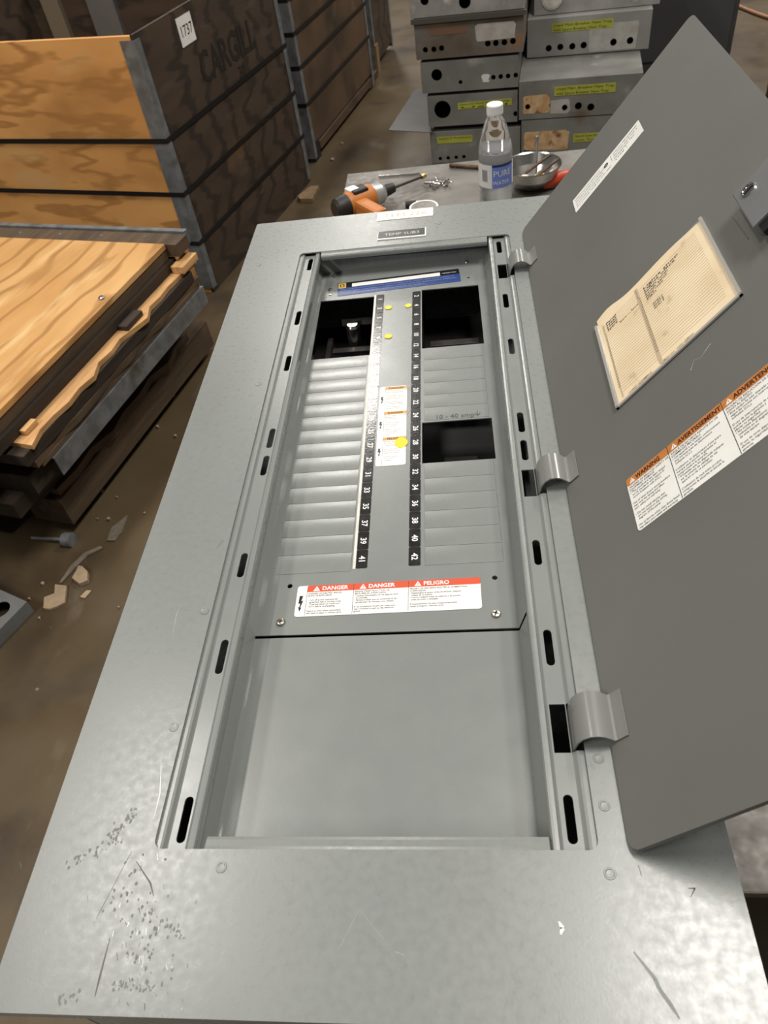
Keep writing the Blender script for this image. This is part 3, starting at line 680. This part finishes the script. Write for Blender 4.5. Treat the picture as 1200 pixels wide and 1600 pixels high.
# heap of screws
random.seed(11)
sc0 = uz(685, 291, TZ)
for i in range(11):
    a = random.uniform(0, 6.28); rr = random.uniform(.002, .020); x = sc0.x + rr * cos(a); y = sc0.y + rr * sin(a) * 1.3; z = TZ + .0048 + (.005 if i > 7 else 0)
    t = random.uniform(0, 6.28); dvv = Vector((cos(t), sin(t), random.uniform(-.02, .15))).normalized()
    F = frame((x, y, z), dvv.cross(Vector((0, 0, 1))).normalized(), dvv.cross(dvv.cross(Vector((0, 0, 1))).normalized()) , dvv)
    g = MB(); g.lathe([(0, 0), (.0048, .0), (.0048, .003), (.0022, .0036), (.0022, .014), (0, .018)], 8, F=F)
    tag(g.build('zinc_screw', STEEL), 'small bright screw in the loose heap on the bench', 'screw', 'screws heaped on the bench')
# other small tools
q0, q1 = uz(592, 276, TZ + .003), uz(656, 271, TZ + .003)
rod('steel_wire', q0, q1, .0022, STEEL, 'thin bright steel wire lying beyond the drill', 'wire')
q0, q1 = uz(703, 258, TZ + .005), uz(756, 262, TZ + .005)
rod('brown_rod', q0, q1, .0045, RUSTY, 'brown rusty rod lying behind the water bottle', 'rod')
q0 = uz(628, 334, TZ + .012)
g = MB(); g.lathe([(.030, 0), (.030, .016), (.026, .016), (.026, 0), (.030, 0)], 30, F=Matrix.Translation((q0.x + .045, q0.y + .015, TZ)))
tag(g.build('tape_roll', WHITE), 'roll of white tape standing against the cover edge', 'tape')
q0, q1 = uz(634, 320, TZ + .008), uz(662, 318, TZ + .008)
mk = thing('marker_pen', 'short white and black marker pen beside the drill', 'pen', (q0.x, q0.y, TZ)); dv = (q1 - q0); ln = dv.length; dv.normalize()
F = frame(q0, dv.cross(Vector((0, 0, 1))), Vector((0, 0, 1)), dv)
MB().lathe([(0, 0), (.0075, 0), (.0075, .022), (.0065, .022)], 10, F=F).build('cap', TB, mk); MB().lathe([(.0062, .022), (.0062, ln), (0, ln)], 10, F=F).build('barrel', WHITE, mk)

# ------------------------------------------------------------------ stacks of enclosures
BOXG = M('box_grey', (.20, .20, .185), .5, .1, col2=(.145, .14, .13), scale=7, detail=8, bump=.08, bscale=60, rvar=.1,
         spots=[((.28, .27, .25), 11, .62, .75, (1, 1, 1)), ((.11, .08, .05), 6, .62, .78, (1, 1, 1))])
BOXR = M('box_grey_rusty', (.15, .14, .125), .6, .1, col2=(.10, .075, .05), scale=6, detail=8, lo=.4, hi=.6, bump=.1, bscale=60,
         spots=[((.22, .13, .07), 5, .58, .68, (1, 1, 2)), ((.06, .05, .04), 8, .6, .7, (1, 1, 1))])
BOXW = M('box_galvanised', (.42, .41, .39), .45, .35, col2=(.28, .27, .25), scale=9, detail=8, bump=.1, bscale=50,
         spots=[((.62, .60, .57), 9, .60, .7, (1, 1, 1)), ((.16, .13, .10), 7, .62, .75, (1, 1, 1))])
TAPE = M('lime_tape', (.36, .385, .055), .6, col2=(.31, .33, .045), scale=20)
RUSTP = M('rust_patch', (.40, .23, .10), .7, col2=(.52, .36, .20), scale=40, spots=[((.16, .08, .04), 25, .58, .68, (1, 1, 1))])
PAPER = M('grey_paper', (.40, .385, .35), .6, col2=(.32, .30, .27), scale=30)
SY = rad(-7.5); SD = Vector((cos(SY), sin(SY), 0)); SB = Vector((-sin(SY), cos(SY), 0))
def enclosure(label, P0, w, z0, z1, mat, holes=(), tapes=(), patches=(), dep=1.0, lid=False, yaw=0., group='stacked steel enclosures', knobs=()):
    """front face in local x (right), z (up); P0 = lower left front corner on plan"""
    sd = Vector((cos(SY + yaw), sin(SY + yaw), 0)); F = frame((P0[0], P0[1], z0), sd, (0, 0, 1), sd.cross(Vector((0, 0, 1))))   # local z points to the viewer
    h = z1 - z0
    t = thing('electrical_enclosure', label, 'metal box', (P0[0], P0[1], z0), group)
    g = MB(); ft = .003
    g.plate(rrect(0, .0004, w, h - .0004), [circ(x, y, r, 14) for x, y, r in holes], -ft, 0, 0, F)
    g.box((0, .0004, -dep), (.002, h - .0004, -ft), 0, F); g.box((w - .002, .0004, -dep), (w, h - .0004, -ft), 0, F)
    g.box((.002, .0004, -dep), (w - .002, .003, -ft), 0, F); g.box((.002, h - .003, -dep), (w - .002, h - .0004, -ft), 0, F); g.box((.002, .003, -dep), (w - .002, h - .003, -dep + .002), 0, F)
    g.build('box_body', mat, t)
    if lid:
        MB().box((-.010, h - .018, .0005), (w + .010, h - .0006, .012), 0, F).build('lid_edge', M('box_lid_dark', (.07, .065, .055), .5), t)
    for x0, y0, x1, y1, tl, lines in tapes:
        g = MB(); n = F @ Matrix.Translation((0, 0, .0008)) @ Matrix.Translation((x0, y0, 0)) @ Matrix.Rotation(tl, 4, 'Z') @ Matrix.Translation((-x0, -y0, 0))
        g.plate(rrect(x0, y0, x1, y1, .002), [], 0, .0008, 0, n)
        k = len(lines)
        for i, s in enumerate(lines): g.text(s, x0 + .008, y1 - (y1 - y0) * (i + .78) / k, (y1 - y0) / k * .75, .0012, 1, n, width=(x1 - x0 - .016) * (1, .92)[i % 2])
        g.build('tape_label', [TAPE, DKRED], t)
    for x0, y0, x1, y1, pm in patches:
        g = MB(); pts = []
        q = rrect(x0, y0, x1, y1, .008, 3); c_ = ((x0 + x1) / 2, (y0 + y1) / 2)
        g.plate([(x + random.uniform(-.004, .004), y + random.uniform(-.003, .003)) for x, y in q], [circ(hx, hy, r * 1.1, 12) for hx, hy, r in holes if x0 + r * 1.4 < hx < x1 - r * 1.4 and y0 + r * 1.4 < hy < y1 - r * 1.4], .0004, .0008, 0, F)
        g.build('old_sticker', pm, t)
    for x, y, r in knobs:
        MB().lathe([(r, 0), (r, .003), (r * .8, .006), (0, .007)], 14, F=F @ Matrix.Translation((x, y, .0004))).build('knockout_plug', WHITE2, t)
    return t
SP = Vector((.3676, 2.8253, 0))
def sp(s, back=0.): q = SP + SD * s + SB * back; return (q.x, q.y)
def hs(s0, z0, lst): return [(s - s0, z - z0, r) for s, z, r in lst]
T2 = ['Used Main Breaker New Trap', 'with Spare Breaker New Trap']
enclosure('lowest grey enclosure box of the stack behind the water bottle', sp(-.432), .40, FZ, -.876, BOXG)
enclosure('grey enclosure box with a short lime tape and four small holes below', sp(-.430), .405, -.874, -.736, BOXG,
          hs(-.43, -.874, [(-.390, -.853, .0085), (-.353, -.852, .0085), (-.316, -.851, .0085), (-.280, -.850, .0085)]), [(.030, .088, .192, .118, .0, ['Square D Panelboard', ''])])
enclosure('grey enclosure box with lime tape and one very large round hole', sp(-.432), .394, -.712, -.586, BOXG,
          hs(-.432, -.712, [(-.366, -.642, .037), (-.045, -.679, .011)]), [(.135, .066, .370, .093, .02, ['Square D Panel New Trap High', 'Used'])])
enclosure('bare grey enclosure box with a large hole, a white splash and four small holes', sp(-.450), .415, -.572, -.452, BOXG,
          hs(-.45, -.572, [(-.382, -.502, .0235), (-.281, -.537, .0085), (-.140, -.528, .010), (-.109, -.527, .010), (-.078, -.527, .010), (-.046, -.526, .010)]), patches=[(.262, .028, .292, .060, M('white_splash', (.62, .61, .58), .4))])
enclosure('rusty brown enclosure box with a dark lid and seven small holes', sp(-.464), .448, -.440, -.288, BOXR,
          hs(-.464, -.440, [(-.423, -.403, .011), (-.387, -.404, .011), (-.354, -.402, .011), (-.161, -.399, .012), (-.128, -.400, .012), (-.093, -.400, .012), (-.058, -.398, .012)]),
          patches=[(.060, .088, .220, .118, M('rust_streak', (.15, .085, .05), .7)), (.255, .052, .415, .112, PAPER)], lid=True)
enclosure('pale galvanised enclosure box with two holes, on top of the rusty box', sp(-.475), .462, -.286, -.145, BOXW,
          hs(-.475, -.286, [(-.412, -.227, .017), (-.250, -.245, .024)]))
# sheet trapped in the left stack, sticking out
q = [uz(607, 203, -.724), uz(676, 207, -.724), uz(668, 140, -.724), uz(648, 140, -.724)]
g = MB(); g.plate([(v.x, v.y) for v in q], [], -.7265, -.7240); tag(g.build('sheet_metal', M('dark_grey_sheet', (.10, .10, .098), .45, .2, col2=(.075, .07, .065), scale=8)), 'dark grey sheet metal cover sticking out of the enclosure stack', 'sheet metal')
# right stack
enclosure('grey enclosure box hidden lowest behind the steel bowl', sp(-.020), .49, FZ, -.861, BOXG)
enclosure('grey enclosure box with a rust sticker and short lime tape right behind the steel bowl', sp(-.020), .495, -.859, -.710, BOXG,
          hs(-.02, -.859, [(.005, -.838, .011)]), [(.226, .046, .345, .082, .0, ['Square Spare New', 'with Trap'])], [(.014, .020, .205, .098, RUSTP)])
enclosure('grey enclosure box with an orange rust sticker and long lime tape', sp(-.032), .505, -.706, -.553, BOXG,
          hs(-.032, -.706, [(.006, -.654, .0105), (.106, -.654, .0145), (.163, -.667, .0115), (.220, -.664, .0150), (.272, -.672, .0150)]),
          [(.148, .088, .400, .125, .0, T2)], [(.022, .022, .130, .096, RUSTP), (.132, .018, .215, .072, PAPER)])
R2 = uz(823.5, 91, -.549); R2b = uz(1013, 76, -.549); w2 = (R2b - R2).length; y2 = math.atan2(R2b.y - R2.y, R2b.x - R2.x) - SY
k2 = w2 / .48
enclosure('pale grey enclosure box with long lime tape over a grey paper label and six holes', (R2.x, R2.y), w2, -.549, -.549 + .148, M('box_grey_light', (.31, .305, .285), .5, .1, col2=(.24, .235, .22), scale=7, detail=7, bump=.06, bscale=60),
          [(x * k2, z * k2, .0125 * k2) for x, z in ((.087, .030), (.133, .031), (.181, .030), (.226, .031), (.342, .033), (.406, .034))],
          [(.096 * k2, .086 * k2, .335 * k2, .118 * k2, .0, T2)], [(.245 * k2, .006 * k2, .432 * k2, .104 * k2, PAPER)], yaw=y2)
R1 = uz(834.5, 24, -.397); R1b = uz(1030.7, 5, -.397); w1 = (R1b - R1).length; y1 = math.atan2(R1b.y - R1.y, R1b.x - R1.x) - SY
enclosure('galvanised enclosure box with a white plug, topmost above the lime taped pale box', (R1.x, R1.y), w1, -.399, -.399 + .15, BOXW, yaw=y1, knobs=[(.075, .060, .045)])
# dark cabinet standing further back
g = MB(); a = uz(1062, 120, FZ)
cb = thing('dark_cabinet', 'dark grey steel cabinet standing on the floor behind the enclosure stacks', 'cabinet', (1.32, 4.3, FZ))
MB().bevbox((.80, 4.15, FZ), (1.62, 4.75, -.30), .006).build('cabinet_body', M('dark_slate', (.060, .062, .064), .5, col2=(.045, .046, .047), scale=5), cb)
MB().bevbox((.83, 4.138, FZ + .06), (1.59, 4.1495, -.34), .003).build('cabinet_door', M('dark_slate_door', (.066, .068, .070), .45), cb)

# ------------------------------------------------------------------ crates
BAND = M('black_strap', (.007, .006, .006), .55)
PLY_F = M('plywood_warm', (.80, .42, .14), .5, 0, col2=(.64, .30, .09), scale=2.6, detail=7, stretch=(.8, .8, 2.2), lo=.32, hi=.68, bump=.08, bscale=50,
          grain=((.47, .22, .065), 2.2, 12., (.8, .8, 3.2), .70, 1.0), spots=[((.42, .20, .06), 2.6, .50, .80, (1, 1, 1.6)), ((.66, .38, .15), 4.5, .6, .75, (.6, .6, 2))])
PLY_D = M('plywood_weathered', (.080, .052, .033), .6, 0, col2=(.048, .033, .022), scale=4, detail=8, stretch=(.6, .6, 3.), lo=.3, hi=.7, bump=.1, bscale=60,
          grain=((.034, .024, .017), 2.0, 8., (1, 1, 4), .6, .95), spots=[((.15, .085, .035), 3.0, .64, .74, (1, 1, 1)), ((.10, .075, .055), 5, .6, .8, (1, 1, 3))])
PLY_B = M('plywood_brown', (.115, .068, .036), .6, 0, col2=(.060, .038, .022), scale=3.4, detail=8, stretch=(1, 1, 1.2), bump=.1, bscale=60,
          spots=[((.19, .125, .07), 3.2, .6, .72, (1, 1, .8)), ((.035, .024, .016), 2.6, .58, .72, (1, 1, 1))])
INNER = M('crate_inside', (.030, .022, .015), .7)
STEN = M('stencil_ink', (.018, .013, .010), .7)
def crate(label, base, ang, fw, sl, h, bands, mf, ms, posts=True, group=None, lower=.0, extra=None):
    s = Vector((cos(ang), sin(ang), 0)); t_ = Vector((-sin(ang), cos(ang), 0))
    F = frame((base.x, base.y, FZ), s, t_, (0, 0, 1))      # local x along the side (away), y along the front (left), z up
    o = thing('wooden_crate', label, 'crate', (base.x, base.y, FZ), group)
    z0 = lower
    MB().box((0, .012, z0), (.018, fw, h), 0, F).build('front_panel', mf, o)
    MB().box((.0, 0, z0), (sl, .0115, h + .004), 0, F).build('side_panel', ms, o)
    MB().box((sl - .018, .012, z0), (sl, fw, h), 0, F).build('back_panel', ms, o)
    MB().box((.018, fw - .012, z0), (sl - .018, fw, h), 0, F).build('far_side_panel', ms, o)
    MB().box((.0185, .012, .06), (sl - .0185, fw - .0125, .075), 0, F).build('base_panel', INNER, o)
    pw = .060
    for a, b_ in ((0, 0), (sl, 0), (0, fw), (sl, fw)):
        g = MB(); sx = 1 if a == 0 else -1; sy = 1 if b_ == 0 else -1
        th = .003; x_, y_ = a - sx * th * 1.2, b_ - sy * th * 1.2
        g.box((min(x_, x_ + sx * pw * .55), min(y_, y_ + sy * th), 0.02), (max(x_, x_ + sx * pw * .55), max(y_, y_ + sy * th), h - .012), 0, F)
        g.box((min(x_, x_ + sx * th), min(y_ + sy * th, y_ + sy * pw), 0.02), (max(x_, x_ + sx * th), max(y_ + sy * th, y_ + sy * pw), h - .012), 0, F)
        g.build('corner_angle', GALVD, o)
    for zb in bands:
        e_ = .0052; bh = .0085; th = .0012
        g = MB()
        for (xa, ya, xb, yb) in ((-e_ - th, -e_ - th, -e_, fw + e_), (-e_, -e_ - th, sl + e_, -e_), (sl + e_, -e_ - th, sl + e_ + th, fw + e_), (-e_, fw + e_, sl + e_, fw + e_ + th)):
            g.box((xa, ya, zb - bh), (xb, yb, zb + bh), 0, F)
        g.build('strap', BAND, o)
    return o, F
A = uz(335, 457, FZ); angA = rad(73.99)
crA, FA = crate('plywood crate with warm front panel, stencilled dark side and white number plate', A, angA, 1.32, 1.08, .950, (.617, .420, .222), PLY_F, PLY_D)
# inner uprights seen over the front edge
for y, w in ((.81, .15), (1.12, .10)): MB().box((1.035, y, .08), (1.061, y + w, .945), 0, FA).build('inner_upright', (GALV if y < .9 else M('inner_timber', (.20, .16, .11), .6)), crA)
SF_ = FA @ frame((0, 0, 0), (1, 0, 0), (0, 0, 1), (0, -1, 0))
g = MB(); g.plate(rrect(.268, .838, .372, .928), [], .001, .003, 0, SF_); g.text('1737', .320, .866, .050, .0035, 1, SF_, 'CENTER', .0, width=.080)
g.build('number_plate', [WHITE, BLACK], crA)
g = MB(); g.text('CARGILL', .345, .690, .150, .0015, 0, SF_, 'LEFT', .02, width=.47); g.text('30', .62, .625, .060, .0015, 0, SF_, 'LEFT', .02)
g.build('stencil', STEN, crA)
Bc = uz(494, 254, FZ); Be = uz(585, 137, FZ); angB = math.atan2(Be.y - Bc.y, Be.x - Bc.x)
crB, FB = crate('brown stained plywood crate with galvanised corner, behind the stencilled crate', Bc, angB, 1.1, (Be - Bc).length, .93, (.74, .60, .455, .285), PLY_B, PLY_B, lower=.09)
MB().box((.0, .0, 0), (.09, .09, .088), 0, FB).build('foot_block', M('black_foot', (.015, .013, .012), .7), crB)
MB().box((.0, .0, 0), ((Be - Bc).length, .03, .04), 0, FB @ Matrix.Translation((.10, .0, .03))).build('skid', PLY_B, crB)
Cc = uz(593, 118, FZ)
crC, FC = crate('dark brown crate furthest back beyond the brown stained crate', Vector((Cc.x - .02, Cc.y + .05, 0)), angB + rad(3), 1.0, .50, .9, (.5,), PLY_B, PLY_D, lower=.05)
MB().box((-.004, -.014, 0), (.06, -.0015, .16), 0, FC).build('skid_end', M('raw_timber', (.25, .15, .07), .6), crC)

# ------------------------------------------------------------------ heap of knocked-down crate panels
O_ = uz(257, 381, -.50); dvec = (uz(0, 640, -.50) - O_); dvec.z = 0; dvec.normalize(); lvec = Vector((dvec.y, -dvec.x, 0))   # d towards viewer, l to the left
if lvec.x > 0: lvec = -lvec
HP = frame((O_.x, O_.y, 0), dvec, lvec, (0, 0, 1))
angH = math.atan2(dvec.y, dvec.x)
PLY_T = M('plywood_pale', (.74, .44, .18), .5, 0, col2=(.58, .30, .098), scale=2.6, detail=8, stretch=(.8, 2.6, 1), rotz=angH, lo=.3, hi=.7, bump=.06, bscale=60,
          grain=((.42, .21, .07), 2.6, 16., (.40, 1.3, 1), .72, 1.0), spots=[((.52, .27, .09), 2.2, .58, .74, (.8, 2.2, 1)), ((.80, .52, .24), 5, .6, .75, (.5, 3, 1))])
OLDW = M('old_timber', (.125, .082, .048), .7, 0, col2=(.065, .043, .026), scale=7, detail=8, stretch=(.5, 5, 5), rotz=angH, bump=.25, bscale=50, bstretch=(.4, 3, 3))
OLDD = M('dark_timber', (.050, .035, .023), .75, 0, col2=(.028, .020, .014), scale=7, detail=8, stretch=(.5, 5, 5), rotz=angH, bump=.25, bscale=50, bstretch=(.4, 3, 3))
RAW = M('split_wood', (.72, .42, .18), .6, 0, col2=(.50, .27, .11), scale=12, stretch=(.6, 4, 4), rotz=angH)
def lumber(name, label, cat, a, b, mat, tilt=0., yaw=0., rag=0., seg=1, grp='knocked-down crate panels'):
    g = MB(); c_ = [(a[i] + b[i]) / 2 for i in range(3)]
    F = HP @ Matrix.Translation(c_) @ Matrix.Rotation(yaw, 4, 'Z') @ Matrix.Rotation(tilt, 4, 'X') @ Matrix.Translation([-q for q in c_])
    if rag:
        n = seg; o = []
        for i in range(n + 1): o.append((a[0] + (b[0] - a[0]) * i / n, a[1] + random.uniform(0, rag)))
        o += [(b[0] - random.uniform(0, rag), b[1]), (a[0], b[1])]
        g.plate(o, [], a[2], b[2], 0, F)
    else: g.bevbox(a, b, .002, 0, F)
    return tag(g.build(name, mat), label, cat, grp)
random.seed(5)
lumber('plywood_sheet', 'pale plywood sheet with swirling grain, topmost on the heap of crate panels', 'plywood', (0, 0, -.518), (1.25, .95, -.500), PLY_T)
for k, (b0, b1) in enumerate(((.004, .045), (.45, .50))): lumber('edge_batten', ('weathered batten along the open edge of the topmost plywood sheet', 'weathered batten under the middle of the topmost plywood sheet')[k], 'batten', (.0, b0, -.5535), (1.25, b1, -.519), OLDW)
lumber('end_board', 'brown nail-studded board across the far end of the plywood heap', 'board', (-.075, -.040, -.545), (-.002, .95, -.503), OLDW)
lumber('end_strip', 'grey metal strip along the far edge of the plywood heap', 'strip', (-.098, -.030, -.545), (-.077, .95, -.496), GALVD)
lumber('plywood_sheet', 'broken plywood sheet with a pale torn edge, second in the heap', 'plywood', (-.070, -.066, -.603), (.87, .90, -.588), RAW, rag=.03, seg=16)
lumber('dark_plank', 'dark rough plank lying on the torn plywood sheet', 'plank', (-.02, -.008, -.5875), (1.2, .10, -.5545), OLDD)
for k, (a, b_) in enumerate(((-.068, .03), (.27, .36), (.79, .84))): lumber('split_block', ('pale split wood block at the far corner of the heap', 'dark split wood block in the middle of the torn edge', 'pale split wood block by the near end of the torn edge')[k], 'wood block', (a, (-.060, -.045, -.03)[k], -.5875), (b_, (-.014, -.012, -.012)[k], (-.563, -.572, -.572)[k]), (RAW, OLDD, RAW)[k])
lumber('spacer_board', 'dark board between the torn and the old brown plywood', 'board', (-.02, -.052, -.6395), (.9, .80, -.6035), OLDD)
lumber('plywood_sheet', 'old brown plywood sheet under the torn one in the heap', 'plywood', (-.05, -.058, -.660), (.88, .88, -.640), OLDW, rag=.015, seg=10)
lumber('spacer_board', 'brown board just above the angle iron', 'board', (-.04, -.050, -.6755), (.86, .80, -.6605), OLDW)
g = MB(); g.box((-.05, -.056, -.738), (.825, -.052, -.676), 0, HP); g.box((-.05, -.052, -.680), (.825, -.024, -.676), 0, HP)
tag(g.build('angle_iron', GALVD), 'long grey galvanised angle iron along the side of the heap', 'angle iron')
g = MB(); g.box((-.04, -.022, -.7445), (.90, .80, -.6815), 0, HP); tag(g.build('dark_plank', OLDD), 'dark plank carrying the angle iron', 'plank', 'knocked-down crate panels')
lumber('dark_plank', 'dark plank below the angle iron', 'plank', (.0, .03, -.800), (.95, .82, -.745), OLDD)
lumber('dark_plank', 'dark plank above the splintered board', 'plank', (.0, .05, -.834), (.88, .80, -.801), OLDD)
lumber('splintered_board', 'thin splintered board jutting from the lower heap', 'board', (.00, .005, -.862), (.80, .5, -.835), OLDW, rag=.035, seg=9)
lumber('bottom_beam', 'heavy brown timber beam lying low under the heap', 'beam', (-.12, .030, -.965), (.82, .17, -.864), OLDW)
for k, (a, b_) in enumerate(((-.06, .10), (.52, .70))): lumber('skid_block', ('dark block under the far end of the low beam', 'dark block under the near end of the low beam')[k], 'wood block', (a, .06, FZ + .001), (b_, .42, -.966), OLDD)
lumber('bottom_beam', 'second dark beam inside the heap behind the low beam', 'beam', (-.05, .25, -.965), (.9, .39, -.864), OLDD)
# nails along the end board and a knot chip
for k in range(4):
    q = HP @ Vector((-.040, .10 + .17 * k, -.503)); MB_ = MB(); MB_.lathe([(.006, 0), (.005, .003), (0, .0035)], 10, F=Matrix.Translation(q))
    tag(MB_.build('nail_head', GALVD), 'nail head standing proud of the far end board', 'nail', 'nails in the end board')
# bright bolt on top sheet
q = HP @ Vector((.33, .028, -.500)); g = MB(); g.lathe([(.011, 0), (.010, .004), (.006, .007), (0, .0075)], 14, F=Matrix.Translation(q)); tag(g.build('carriage_bolt', STEEL), 'shiny round bolt head on the pale plywood sheet', 'bolt')

# ------------------------------------------------------------------ box on the floor at the left
c0_ = uz(42, 940, -.955); a_ = rad(155)
LB = frame((c0_.x, c0_.y, -.955), (cos(a_), sin(a_), 0), (-sin(a_), cos(a_), 0))
g = MB(); g.plate(rrect(0, 0, .45, .32, .003), [circ(.052, .050, .027, 18)], -.002, 0, 0, LB)
for q0, q1 in (((0, 0), (.002, .32)), ((.448, 0), (.45, .32)), ((.002, 0), (.448, .002)), ((.002, .318), (.448, .32))): g.box((q0[0], q0[1], -.044), (q1[0], q1[1], -.002), 0, LB)
tag(g.build('enclosure_lid', M('box_lid_grey', (.20, .205, .20), .5, col2=(.16, .16, .155), scale=10)), 'grey steel enclosure lid with a round hole lying on the floor', 'metal lid')

# ------------------------------------------------------------------ litter on the floor
def scrap(name, pts, label, mat, cat, h=.004, lift=.001):
    P_ = [uz(x, y, FZ) for x, y in pts]; g = MB(); g.plate([(v.x, v.y) for v in P_][::-1], [], FZ + lift, FZ + lift + h); return tag(g.build(name, mat, fix=True), label, cat)
PALE = M('dirty_paper', (.42, .30, .18), .7, col2=(.33, .25, .17), scale=60)
scrap('paper_scrap', [(70, 953), (71, 936), (87, 930), (88, 916), (106, 918), (103, 944), (92, 950), (80, 954)], 'crumpled tan paper scrap on the floor by the grey lid', PALE, 'paper', .008)
scrap('plaster_lump', [(116, 908), (122, 898), (126, 889), (132, 890), (140, 898), (140, 912), (128, 917)], 'small crumbly tan lump beside the paper scrap', PALE, 'lump', .015)
scrap('wood_chip', [(126, 934), (136, 924), (144, 924), (134, 936)], 'tiny pale wood chip near the tan lump', PALE, 'wood chip')
GRT = M('grey_tape', (.20, .17, .13), .6, col2=(.15, .12, .09), scale=50)
scrap('torn_strip', [(94, 913), (112, 886), (133, 866), (158, 855), (162, 858), (138, 870), (118, 890), (98, 912)], 'long torn grey strip curling over the floor', GRT, 'strip', .006)
scrap('torn_paper', [(168, 846), (175, 826), (200, 806), (192, 832), (180, 846)], 'torn grey paper corner near the cover edge', GRT, 'paper')
scrap('wood_scrap', [(466, 313), (486, 297), (500, 296), (489, 317), (470, 317)], 'pale wood offcut on the floor by the stencilled crate', M('pale_wood', (.34, .23, .13), .6, col2=(.25, .16, .09), scale=30), 'wood scrap', .02)
b0, b1 = uz(50, 840, FZ + .012), uz(100, 843, FZ + .014)
g = MB(); g.tube([b0, b1], .006, 8); d_ = (b1 - b0).normalized(); g.tube([b1, b1 + d_ * .030], .022, 8)
tag(g.build('bolt', GALVD), 'long rusty bolt with a thick head lying on the floor', 'bolt')
random.seed(21)
for k, (x, y) in enumerate(((227, 803), (154, 812), (171, 812), (119, 805), (68, 913), (47, 937), (63, 967), (180, 730), (272, 620), (275, 682), (160, 768), (184, 778), (187, 950), (247, 668), (520, 250), (535, 225), (140, 700))):
    s = random.uniform(1.6, 3.4); scrap('grit_chip', [(x + s * cos(a) * random.uniform(.6, 1.2), y + s * .7 * sin(a) * random.uniform(.6, 1.2)) for a in [i * 1.05 for i in range(6)]], 'tiny pale chip of grit scattered on the floor', M('grit', (.30, .25, .19), .7), 'grit', .006)['group'] = 'grit on the floor'
# black can, cords
cn = uz(1194, 215, FZ); cn = Vector((cn.x + .17, cn.y + .1, FZ))
ca = thing('metal_can', 'black can with a shiny metal rim standing on the floor beyond the door', 'can', cn)
MB().lathe([(0, .002), (.150, .002), (.158, .01), (.165, .36), (.160, .36), (.150, .012), (0, .012)], 40, F=Matrix.Translation(cn)).build('can_body', M('can_black', (.018, .018, .018), .4), ca)
MB().lathe([(.166, .350), (.172, .356), (.172, .372), (.164, .378), (.154, .374), (.158, .361)], 40, F=Matrix.Translation(cn)).build('can_rim', STEEL, ca)
MB().lathe([(.153, .355), (.08, .345), (0, .345)], 40, F=Matrix.Translation(cn)).build('can_lid', M('tan_lid', (.5, .38, .24), .4, .5), ca)
def cord(name, pts, r, mat, label, cat):
    P_ = [uz(x, y, FZ + r + .001) for x, y in pts]; Q = []
    for i in range(len(P_) - 1):
        p0, p1, p2, p3 = P_[max(i - 1, 0)], P_[i], P_[i + 1], P_[min(i + 2, len(P_) - 1)]
        for k in range(6):
            t = k / 6; Q.append(.5 * ((2 * p1) + (p2 - p0) * t + (2 * p0 - 5 * p1 + 4 * p2 - p3) * t * t + (3 * p1 - p0 - 3 * p2 + p3) * t ** 3))
    Q.append(P_[-1]); g = MB(); g.tube(Q, r, 8); tag(g.build(name, mat), label, cat)
cord('orange_cord', [(1110, -22), (1145, 4), (1165, 14), (1200, 27), (1250, 40)], .011, M('orange_rubber', (.34, .17, .09), .5), 'faded orange cord running over the floor', 'cord')
cord('frayed_strap', [(1078, 16), (1090, 11), (1103, 12), (1110, 17), (1104, 22), (1096, 18), (1100, 14)], .012, M('orange_strap', (.36, .19, .05), .6), 'small knot of orange strap on the floor', 'strap')
